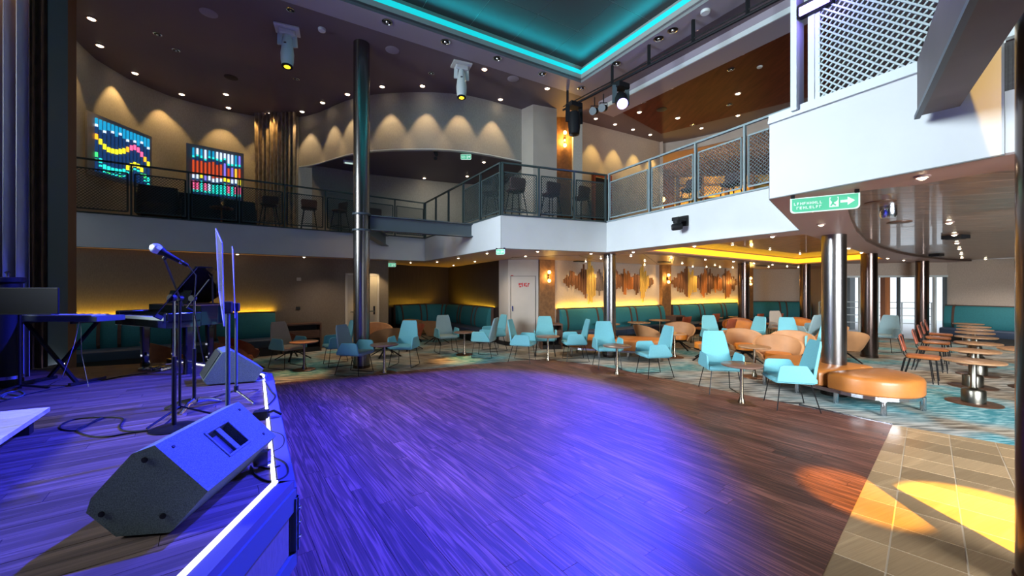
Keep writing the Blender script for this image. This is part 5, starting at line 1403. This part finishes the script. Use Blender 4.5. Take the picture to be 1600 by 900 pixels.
p = at(1272, 8, 3.45); p_w = p+Vector((-.05, -.14, -.02)); t = thing('wash_light', 'violet glowing strip light clamped on the lattice screen top', 'stage light', tuple(p), -1.0)
MB().box((0, .04, .02), (.26, .07, .12)).build('housing', M['black'], t, bevel=.01)
MB().box((0, -.005, 0), (.22, .02, .07)).build('lens', M['lens_b'], t)
MB().box((.0, .10, .05), (.05, .12, .05)).build('clamp', M['bluesteel'], t)
# camera on the fascia
c = lerp(B_, E_, .52); bdv = (E_-B_).normalized(); nn = Vector((bdv.y, -bdv.x, 0))
if nn.x > 0: nn = -nn
pc = None
for k in range(200):
    q = lerp(B_, E_, k/200)
    if 800+F*q.x/q.y >= 1069: pc = q; break
t = thing('pan_tilt_camera', 'black video camera on a bracket fixed to the white lounge fascia', 'camera', (pc.x+nn.x*.01, pc.y+nn.y*.01, 3.03), math.atan2(nn.y, nn.x)+math.pi/2)
MB().box((0, -.02, .03), (.18, .04, .20)).build('wall_plate', M['black'], t, bevel=.006)
MB().box((0, -.15, .05), (.16, .26, .07)).build('bracket_arm', M['black'], t, bevel=.01)
MB().lathe([(.07, 0), (.075, .03), (.07, .05)], (0, -.22, -.03), 20).build('turret', M['black'], t, smooth=True)
MB().lathe([(.055, -.09), (.065, -.05), (.065, .08), (.05, .10)], (0, -.22, -.10), 20, axis=(-.6, -.8, -.1)).build('camera_head', M['black'], t, smooth=True)
MB().lathe([(.035, 0), (.02, .01), (.0001, .012)], Vector((0, -.22, -.10))+Vector((-.6, -.8, -.1)).normalized()*.10, 16, axis=(-.6, -.8, -.1)).build('lens', M['chrome'], t, smooth=True)
p = P(681, 238, Z_D); t = thing('small_black_spotlight', 'tiny black twin spotlight under the curved drum', 'stage light', tuple(p))
MB().box((0, 0, -.02), (.10, .10, .04)).build('base', M['black'], t)
for s in (-.05, .05): MB().lathe([(.045, -.06), (.05, .06)], (s*.3, 0, -.12+s), 12, axis=(.3, -1, -.3)).build('head', M['black'], t, smooth=True)
p = P(545, 252, Z_D); t = thing('emergency_fixture', 'white rectangular fixture under the drum left of the tall column', 'ceiling light', tuple(p), .4)
MB().box((0, 0, -.03), (.30, .22, .06)).build('housing', M['white'], t, bevel=.01); MB().box((0, -.02, -.065), (.22, .12, .01)).build('diffuser', M['signwhite'], t)

# ============================================================ STAGE GEAR
# near monitor wedge (profile in its side plane, extruded lengthwise)
def wedge(label, B, s, e, L, prof, detail=True):
    s = Vector((*s, 0)).normalized(); e = Vector((*e, 0)).normalized(); B = Vector(B)
    t = thing('monitor_wedge', label, 'speaker', tuple(B))
    rs = [[s*a+Vector((0, 0, z))+e*(L*k) for a, z in prof] for k in (0, 1)]
    n = len(prof); vs = rs[0]+rs[1]
    fs = [tuple(range(n)), tuple(range(n, 2*n))[::-1]]+[(i, i+n, (i+1) % n+n, (i+1) % n) for i in range(n)]
    body = MB().add(vs, fs).build('cabinet', M['tolex'], t, bevel=.012, seg=2)
    return t, s, e
prof = [(0, 0), (-.236, 0), (-.363, .125), (-.343, .193), (-.1675, .397), (-.068, .433), (.169, .19)]
sdir = Vector((.234, .033)).normalized(); edir = Vector((-sdir.y, sdir.x))
t, s_, e_ = wedge('large grey-green monitor wedge in the foreground of the stage', (-1.682, 1.921, S+.012), sdir, edir, .74, prof)
for a, z in ((-.11, .365), (-.295, .115), (-.03, .085)):
    MB().lathe([(.014, 0), (.014, .004), (.006, .005)], s_*a+Vector((0, 0, z))-e_*.002, 14, axis=-e_).build('side_bolt', M['black'], t, smooth=True)
pa_, pb_ = Vector((0, 0, .433))+s_*(-.068), Vector((0, 0, .19))+s_*.169
fd = (pb_-pa_).normalized(); fn = fd.cross(e_).normalized()
if fn.z < 0: fn = -fn
hc = (pa_+pb_)/2+e_*.40
def fbox(m, c, u, v, w_, sz, mi=0):
    vs = []
    for i, j, k in ((-1,-1,-1),(1,-1,-1),(1,1,-1),(-1,1,-1),(-1,-1,1),(1,-1,1),(1,1,1),(-1,1,1)): vs.append(c+u*i*sz[0]/2+v*j*sz[1]/2+w_*k*sz[2]/2)
    return m.add(vs, [(3,2,1,0),(4,5,6,7),(0,1,5,4),(1,2,6,5),(2,3,7,6),(3,0,4,7)], mi)
# recessed handle: frame, dark pocket, grip
# cabinet with a real recessed handle well in its sloping top
bpy.data.objects.remove([c for c in t.children if c.name.startswith('cabinet')][0])
n = len(prof); r0 = [s_*a+Vector((0, 0, z)) for a, z in prof]; r1 = [p+e_*.74 for p in r0]
m_ = MB(); m_.add(r0+r1, [tuple(range(n)), tuple(range(n, 2*n))[::-1]]+[(i, i+n, (i+1) % n+n, (i+1) % n) for i in range(n) if i != 5])
LF = (pb_-pa_).length
def tp_(a, b, dz=0): return pa_+fd*a+e_*b-fn*dz
aa = [0, LF/2-.085, LF/2+.085, LF]; bb = [0, .30, .50, .74]
gv = [tp_(x, y) for x in aa for y in bb]
m_.add(gv, [(i*4+j, (i+1)*4+j, (i+1)*4+j+1, i*4+j+1) for i in range(3) for j in range(3) if not (i == 1 and j == 1)])
q = [(aa[1], bb[1]), (aa[2], bb[1]), (aa[2], bb[2]), (aa[1], bb[2])]
up_ = [tp_(*k) for k in q]; dn_ = [tp_(k[0]*.8+LF/2*.2, k[1], .075) for k in q]
m_.add(up_+dn_, [(0, 1, 5, 4), (1, 2, 6, 5), (2, 3, 7, 6), (3, 0, 4, 7), (4, 5, 6, 7)])
m_.build('cabinet', M['tolex'], t)
h = MB()
for a, b, u_, v_ in ((-.092, 0, .016, .225), (.092, 0, .016, .225)): fbox(h, hc+fd*a+fn*.002, fd, e_, fn, (u_, v_, .008))
for b in (-.108, .108): fbox(h, hc+e_*b+fn*.002, fd, e_, fn, (.20, .016, .008))
h.build('handle_frame', M['tolex'], t, bevel=.003, seg=1)
MB_ = MB(); fbox(MB_, hc-fn*.012, fd, e_, fn, (.17, .045, .022)); MB_.build('handle_grip', M['tolex'], t, bevel=.006, seg=2)
MB_ = MB(); fbox(MB_, hc-fn*.070, fd, e_, fn, (.13, .19, .004)); MB_.build('handle_well_shade', M['plinth'], t)  # black plate paints the shade inside the handle well
for a, b in ((-.13, .07), (.12, .66), (-.13, .68)):
    MB().lathe([(.009, 0), (.009, .004)], (pa_+pb_)/2+fd*a*.9+e_*b, 10, axis=fn).build('top_bolt', M['black'], t)
MB().box(tuple(s_*.10+e_*.70+Vector((0, 0, .06))), (.05, .09, .10), math.atan2(e_.y, e_.x)).build('connector_panel', M['chrome'], t)
# rubber feet
for a in (-.20, -.03):
    for b in (.08, .66): MB().lathe([(.015, -.012), (.015, .001)], tuple(s_*a+e_*b), 10).build('rubber_foot', M['black'], t)
# far wedge: grille facing left
prof2 = [(0, 0), (-.26, 0), (-.36, .10), (-.20, .36), (-.08, .40), (.17, .17)]
fb = P(345, 603, S+.002)
t2, s2, e2_ = wedge('far blue-lit monitor wedge near the stage corner by the tub chairs', (fb.x-.02, fb.y+.05, S+.012), Vector((.75, .35)), Vector((-.60, .70)), .02, prof2)
bpy.data.objects.remove(bpy.data.objects[t2.children[0].name])
prof3 = [(.0, 0), (.36, 0), (.45, .16), (.10, .42), (.0, .40), (-.20, .06), (-.16, .0)]
s3 = Vector((.93, .36, 0)).normalized(); e3 = Vector((-.55, .60, 0)).normalized()
rs = [[s3*a+Vector((0, 0, z))+e3*k for a, z in prof3] for k in (0, .50)]; n = len(prof3)
MB().add(rs[0]+rs[1], [tuple(range(n)), tuple(range(n, 2*n))[::-1]]+[(i, i+n, (i+1) % n+n, (i+1) % n) for i in range(n)]).build('cabinet', M['tolex'], t2, bevel=.012)
gp_ = [s3*a+Vector((0, 0, z)) for a, z in ((-.19, .075), (-.015, .385))]
nrm3 = (gp_[1]-gp_[0]).cross(e3).normalized(); nrm3 = nrm3 if nrm3.dot(-s3) > 0 else -nrm3
MB().slab([gp_[0]+e3*.02, gp_[1]+e3*.02, gp_[1]+e3*.48, gp_[0]+e3*.48], nrm3, .008).build('grille', M['grille'], t2)
# stands
def stand_at(x, y): return P(x, y, S)
def pole(t, h0, h1, r, name='pole', m='blackmetal', x=0, y=0): return MB().tube([(x, y, h0), (x, y, h1)], r, 10).build(name, M[m], t, smooth=True)
def desk(t, c, u, v, w_, h_, name='desk', m='black', th=.006, lip=True):
    c = Vector(c); u = Vector(u).normalized(); v = Vector(v).normalized(); n = u.cross(v).normalized()
    b = MB(); fbox(b, c, u, v, n, (w_, h_, th)); o = b.build(name, M[m], t)
    if lip: b = MB(); fbox(b, c-v*h_/2+n*.025, u, v, n, (w_, .008, .06)); b.build('desk_lip', M[m], t)
    return o
base = stand_at(272, 668.8)
t = thing('music_stand', 'black music stand on a round base with steeply tilted desk', 'music stand', tuple(base))
MB().lathe([(.17, 0), (.17, .006), (.14, .016), (.03, .03), (.0001, .03)], n=36).build('round_base', M['blackmetal'], t, smooth=True)
pole(t, .02, .62, .018, 'lower_tube'); pole(t, .60, 1.12, .011, 'upper_tube', 'chrome')
MB().lathe([(.03, -.02), (.035, 0), (.03, .02)], (0, -.02, 1.13), 14, axis=(0, -1, 0)).build('tilt_knob', M['black'], t, smooth=True)
desk(t, (-.02, .05, 1.19), (-.64, .77, 0), (.42, .36, .83), .42, .50)
b2 = stand_at(303.5, 637)
t = thing('music_stand', 'black music stand with curved cast tripod foot and smaller tilted desk', 'music stand', tuple(b2))
for a in (200, 285, 60):
    c_, q_ = math.cos(R(a)), math.sin(R(a)); MB().tube([(c_*.02, q_*.02, .07), (c_*.12, q_*.12, .06), (c_*.24, q_*.24, .012)], [.030, .024, .014], 8).build('leg', M['chrome'], t, smooth=True)
pole(t, .05, .60, .016, 'lower_tube'); pole(t, .58, 1.09, .011, 'upper_tube', 'chrome')
MB().lathe([(.03, -.02), (.035, 0), (.03, .02)], (0, -.02, 1.11), 14, axis=(0, -1, 0)).build('tilt_knob', M['black'], t, smooth=True)
desk(t, (.0, .05, 1.16), (-.64, .77, 0), (.40, .34, .85), .36, .34)
# microphone on boom stand
b3 = stand_at(281, 655)
t = thing('microphone_stand', 'thin black boom microphone stand among the music stands', 'stand', tuple(b3))
for a in (20, 140, 260):
    c_, q_ = math.cos(R(a)), math.sin(R(a)); MB().tube([(0, 0, .12), (c_*.28, q_*.28, .012)], .009, 6).build('leg', M['blackmetal'], t)
pole(t, .10, 1.12, .011); mic_e = at(256.5, 404, 2.9)-b3; piv = Vector((0, 0, 1.12))
MB().tube([piv+(piv-mic_e)*.25, mic_e], .008, 8).build('boom', M['blackmetal'], t, smooth=True)
MB().lathe([(.025, -.02), (.025, .02)], tuple(piv), 10, axis=(0, -1, 0)).build('clutch', M['black'], t)
hd = at(242.5, 387.5, 2.85); tl = at(287, 411.5, 2.95); ax = (tl-hd).normalized()
t = thing('microphone', 'handheld microphone with silver grille held in the boom clip', 'microphone', tuple(hd))
MB().lathe([(.0001, -.033), (.024, -.026), (.037, -.005), (.038, .012), (.030, .034)], (0, 0, 0), 20, axis=ax).build('grille', M['micgrille'], t, smooth=True)
MB().lathe([(.032, .034), (.032, .044), (.023, .06), (.017, .14), (.014, .18), (.012, .22)], (0, 0, 0), 18, axis=ax).build('body', M['black'], t, smooth=True)
MB().lathe([(.016, .165), (.0155, .185)], (0, 0, 0), 16, axis=ax).build('band', M['chrome'], t, smooth=True)
MB().tube([ax*.08+Vector((0, 0, -.005)), mic_e+b3-hd], .014, 8).build('clip', M['black'], t)
MB().tube([ax*.22, ax*.26+Vector((.02, 0, -.05)), Vector((.20, .1, -.45)), Vector((.12, .3, -.9))], .004, 6).build('cable', M['black'], t, smooth=True)
# clear music stands
def clear_stand(label, x, d_, pl, pr, zt, zb, tri):
    b = Vector(((x-800)/F*d_, d_, S)); t = thing('clear_music_stand', label, 'music stand', tuple(b))
    if tri:
        for a in (215, 330, 90):
            c_, q_ = math.cos(R(a)), math.sin(R(a)); MB().tube([(0, 0, .10), (c_*.36, q_*.36, .012)], .011, 6).build('leg', M['chrome'], t)
    else:
        for a in (200, 320, 80):
            c_, q_ = math.cos(R(a)), math.sin(R(a)); MB().tube([(0, 0, .10), (c_*.3, q_*.3, .012)], .011, 6).build('leg', M['blackmetal'], t)
    top = 1.75-S-(480-450)/F*d_
    pole(t, .08, top, .016 if not tri else .014, 'pole', 'bluesteel'); MB().lathe([(.022, -.03), (.022, .03)], (0, 0, .12), 10).build('collar', M['black'], t)
    MB().box((0, 0, top), (.06, .05, .09), .3).build('desk_clamp', M['black'], t, bevel=.008)
    # acrylic sheet nearly along the sight line
    A1 = at(pl, zt[0], d_+.18)-b; A2 = at(pr, zt[1], d_-.22)-b; A3 = at(pr+3, zb[1], d_-.22)-b; A4 = at(pl+5, zb[0], d_+.18)-b
    nn_ = (A2-A1).cross(A4-A1).normalized()
    MB().slab([A1, A2, A3, A4], nn_, .006).build('acrylic_sheet', M['acrylic'], t)
    e_m = MB()
    for p_, q_ in ((A1, A2), (A2, A3), (A3, A4), (A4, A1)): e_m.tube([p_, q_], .0035, 5)
    e_m.build('sheet_edge', M['sheetedge'], t)
M['sheetedge'] = mat('acrylic_edge', (.35, .36, .75), .3, alpha=.8)
clear_stand('clear acrylic music stand, taller left one seen almost edge-on', 356, 3.05, 337, 347, (357, 380), (455, 510), False)
clear_stand('clear acrylic music stand on a tripod, right one seen edge-on', 369, 4.25, 362.5, 364, (385, 392), (490, 497), True)
# piano
u = Vector((.903, -.43, 0)); v = Vector((.43, .903, 0)); O = Vector((-5.95, 5.85, S))
t = thing('baby_grand_piano', 'black baby grand piano with raised lid at the back of the stage', 'piano', tuple(O), math.atan2(u.y, u.x))
MB().box((.74, .20, .72), (1.48, .40, .10)).build('keybed', M['gloss'], t, bevel=.006)
for s in (.05, 1.43): MB().box((s, .21, .80), (.10, .42, .16)).build('cheek_block', M['gloss'], t, bevel=.02)
case = [(0, .40), (1.48, .40), (1.48, .62), (1.38, .74), (1.15, .80), (.95, .92), (.78, 1.06), (.5, 1.12), (.15, 1.10), (0, 1.0)]
MB().prism(case, .68, .96).build('case', M['gloss'], t, bevel=.004, seg=1)
MB().prism([(p_[0]*.96+.03, .42+(p_[1]-.42)*.95+.01) for p_ in case], .955, .965).build('soundboard_rim', M['furnwood'], t)
wk = MB(); bk = MB(); nk = 52
for i in range(nk):
    wk.box((.11+i*(1.26/nk)+.012, .115, .79), (1.26/nk-.001, .17, .04))
    if i % 7 not in (2, 6): bk.box((.11+(i+1)*(1.26/nk), .165, .815), (.012, .09, .014))
wk.build('white_keys', M['ivory'], t, kind='stuff'); bk.build('black_keys', M['black'], t, kind='stuff')
MB().box((.74, .012, .755), (1.30, .03, .03)).build('key_slip', M['ivory'] if False else M['gloss'], t)
MB().bar((.10, .24, .80), (1.38, .24, .80), .02, .12).build('fallboard', M['gloss'], t)
la = R(33); ld = [(0, 0), (1.0, 0), (1.0, .22), (.85, .40), (.55, .58), (.2, .66), (0, .6)]
lid = []
for x_, y_ in ld: lid.append(Vector((.46+x_*math.cos(la), .42+y_, .97+x_*math.sin(la))))
MB().slab(lid, Vector((-math.sin(la), 0, math.cos(la))), .02).build('lid', M['gloss'], t)
MB().bar((1.15, .72, .96), (.46+.80*math.cos(la), .72, .97+.80*math.sin(la)), .018).build('lid_prop', M['blackmetal'], t)
MB().slab([(.45, .44, .98), (1.05, .44, .98), (1.05, .50, 1.18), (.45, .50, 1.18)], (0, -1, 0), .012).build('music_desk', M['gloss'], t)
for x_, y_ in ((.14, .30), (1.36, .30), (.55, .98)):
    MB().loft([rrect(.11, .11, .02, 2, x_, y_, .68), rrect(.09, .09, .02, 2, x_, y_, .06), rrect(.10, .10, .02, 2, x_, y_, .06), rrect(.10, .10, .02, 2, x_, y_, .002)]).build('leg', M['gloss'], t)
ly = MB()
for s in (.68, .80): ly.bar((s, .42, .68), (s, .42, .14), .03)
ly.box((.74, .42, .12), (.22, .12, .05)); ly.build('pedal_lyre', M['gloss'], t)
pm = MB()
for s in (.68, .74, .80): pm.box((s, .33, .09), (.03, .12, .014))
pm.build('pedals', M['brass'], t)
# synth keyboard on X stand
kc = Vector((-5.78, 5.02, S)); t = thing('synthesizer_keyboard', 'long stage keyboard on a folding stand at the far left', 'keyboard', tuple(kc), -.06)
MB().box((0, 0, .83), (1.35, .34, .07)).build('body', M['bluesteel'], t, bevel=.01)
kw = MB(); [kw.box((-.62+i*.0238, -.09, .875), (.022, .15, .014)) for i in range(52)]; kw.build('keys', M['ivory'], t, kind='stuff')
kb = MB(); [kb.box((-.5+i*.11, .10, .872), (.03, .03, .014)) for i in range(10)]; kb.build('controls', M['chrome'], t, kind='stuff')
for s in (-1, 1):
    MB().bar((s*.35, .12*s, .79), (-s*.35, .12*s, .03), .035, .03).build('stand_leg', M['blackmetal'], t)
    MB().bar((s*.35, -.20, .025), (s*.35, .20, .025), .04, .035).build('stand_foot', M['blackmetal'], t); MB().bar((s*.35, -.18, .785), (s*.35, .18, .785), .035, .03).build('stand_arm', M['blackmetal'], t)
MB().tube([(.38, -.12, .80), (.36, -.16, .5), (.25, -.2, .1), (.1, -.25, .006)], .004, 6).tube([(.40, -.12, .80), (.46, -.16, .4), (.6, -.2, .006)], .004, 6).build('signal_cables', M['chrome'], t, smooth=True)
# tall podium and black desk at far left
pp = P(12, 603, S); t = thing('cylindrical_podium', 'tall black cylinder stand at the left frame edge', 'stand', (pp.x, pp.y, S))
MB().lathe([(.13, 0), (.13, .08), (.12, .10), (.12, 1.27), (.15, 1.29), (.15, 1.34), (.14, 1.35)], n=28).build('body', M['black'], t, smooth=True)
MB().lathe([(.125, .09), (.127, .13)], n=28).build('light_band', M['chrome'], t, smooth=True)
MB().lathe([(.015, 1.35), (.015, 1.39), (.03, 1.41), (.0001, 1.43)], n=12).build('finial', M['chrome'], t, smooth=True)
c1 = at(0, 450, 4.6); t = thing('conductor_desk', 'wide black rectangular desk panel standing in front of the keyboard', 'music stand', (-5.85, 4.62, S))
MB().box((.05, 0, 1.06), (.88, .02, .32)).build('desk_panel', M['black'], t, bevel=.01); MB().box((.05, -.04, .91), (.88, .08, .012)).build('desk_lip', M['black'], t)
MB().tube([(0, .02, .02), (0, .02, .95)], .016, 8).build('pole', M['blackmetal'], t)
for a in (20, 140, 260): MB().bar((0, .02, .06), (.26*math.cos(R(a)), .02+.26*math.sin(R(a)), .012), .03, .02).build('leg', M['blackmetal'], t)
# riser
rc = P(78, 636, S+.18); ru = Vector((.58, -.81, 0)).normalized(); rv = Vector((-.91, -.41, 0)).normalized()
t = thing('stage_riser', 'low pale platform with black block leg at the bottom left', 'platform', (rc.x, rc.y, S))
MB().prism([(0, 0), xy(rv*2.0), xy(rv*2.0+ru*2.2), xy(ru*2.2)], .145, .18).build('platform_top', M['riser'], t)
for k in (.14, 1.2, 2.0):
    q = ru*k+rv*.12; MB().box((q.x, q.y, .0725), (.09, .09, .145), math.atan2(ru.y, ru.x)).build('leg', M['black'], t)
# cables
def cable(label, pts, r=.006, m='black', name='cable'):
    P_ = [P(x, y, S+r) for x, y in pts]; out = []
    for i in range(len(P_)-1):
        p0 = P_[max(i-1, 0)]; p1 = P_[i]; p2 = P_[i+1]; p3 = P_[min(i+2, len(P_)-1)]
        for k in range(6):
            q = k/6; out.append(.5*((2*p1)+(-p0+p2)*q+(2*p0-5*p1+4*p2-p3)*q*q+(-p0+3*p1-3*p2+p3)*q**3))
    out.append(P_[-1])
    return MB().tube(out, r, 6).build(name, M[m], smooth=True, label=label, cat='cable')
cable('thin cable looping across the stage boards left of the round base', [(270, 652), (250, 668), (225, 673), (195, 673), (187, 666), (193, 655), (180, 652), (155, 654), (130, 668), (115, 673), (95, 670), (98, 662), (118, 655), (150, 652), (160, 653), (140, 662), (120, 672), (140, 681), (170, 682), (200, 677), (240, 672)])
cable('cable along the stage edge between the two wedges', [(395, 583), (408, 588), (416, 600), (424, 612), (430, 620), (418, 634), (405, 640)], .007)
cable('black cable curls at the stage edge behind the near wedge', [(392, 728), (400, 742), (420, 752), (440, 748), (450, 738), (446, 724), (430, 716), (410, 708), (396, 712), (400, 724), (418, 732), (438, 728)], .006)
cable('thin cable crossing the led line right of the near wedge', [(412, 670), (428, 675), (441, 680), (444, 690), (438, 700), (424, 706)], .004)
cable('cable trailing from the far left gear toward the piano', [(0, 628), (20, 622), (60, 612), (100, 604), (150, 596), (190, 588), (230, 583)], .006)
cable('pale looped cable bundle at the left frame edge', [(0, 620), (10, 614), (30, 611), (38, 616), (22, 622), (4, 622), (12, 616), (34, 619)], .008, 'bluesteel')
cable('blue-lit coil of cable behind the far wedge at the stage corner', [(392, 590), (400, 584), (416, 584), (412, 592), (398, 596), (390, 588), (404, 581), (418, 588)], .009, 'tolex')
p = P(408, 655, S); t = thing('connector_box', 'small black connector box on the stage edge beside the tripod stand', 'box', (p.x, p.y, S))
MB().box((0, 0, .04), (.12, .08, .08), .4).build('body', M['black'], t, bevel=.006); MB().tube([(.04, 0, .05), (.10, .03, .07), (.16, .05, .03)], .012, 8).build('plug', M['blackmetal'], t, smooth=True)
for dx, l in ((0, 'left of three'), (.13, 'middle of three'), (.26, 'right of three')):
    p = P(226, 578, S); MB().loft([rrect(.09, .20, .03, 3, 0, 0, .002), rrect(.09, .20, .03, 3, 0, 0, .03), rrect(.07, .14, .03, 3, 0, 0, .045)]).build('foot_pedal', M['chrome'], loc=(p.x+dx, p.y+.02, S), smooth=True, label='pale foot pedal on the floor under the piano, '+l, cat='pedal', group='pedals under the piano')

for nm, loc, pw in (('violet_head_spill', bh+Vector((-.12, -.75, -.62)).normalized()*.75+Vector((0, 0, -.33)), 5), ('violet_wash_spill', p_w, 5)):
    l = bpy.data.lights.new(nm, 'POINT'); l.energy = pw; l.color = (.25, .15, 1); l.shadow_soft_size = .08
    o = bpy.data.objects.new(nm, l); C.objects.link(o); o.location = loc
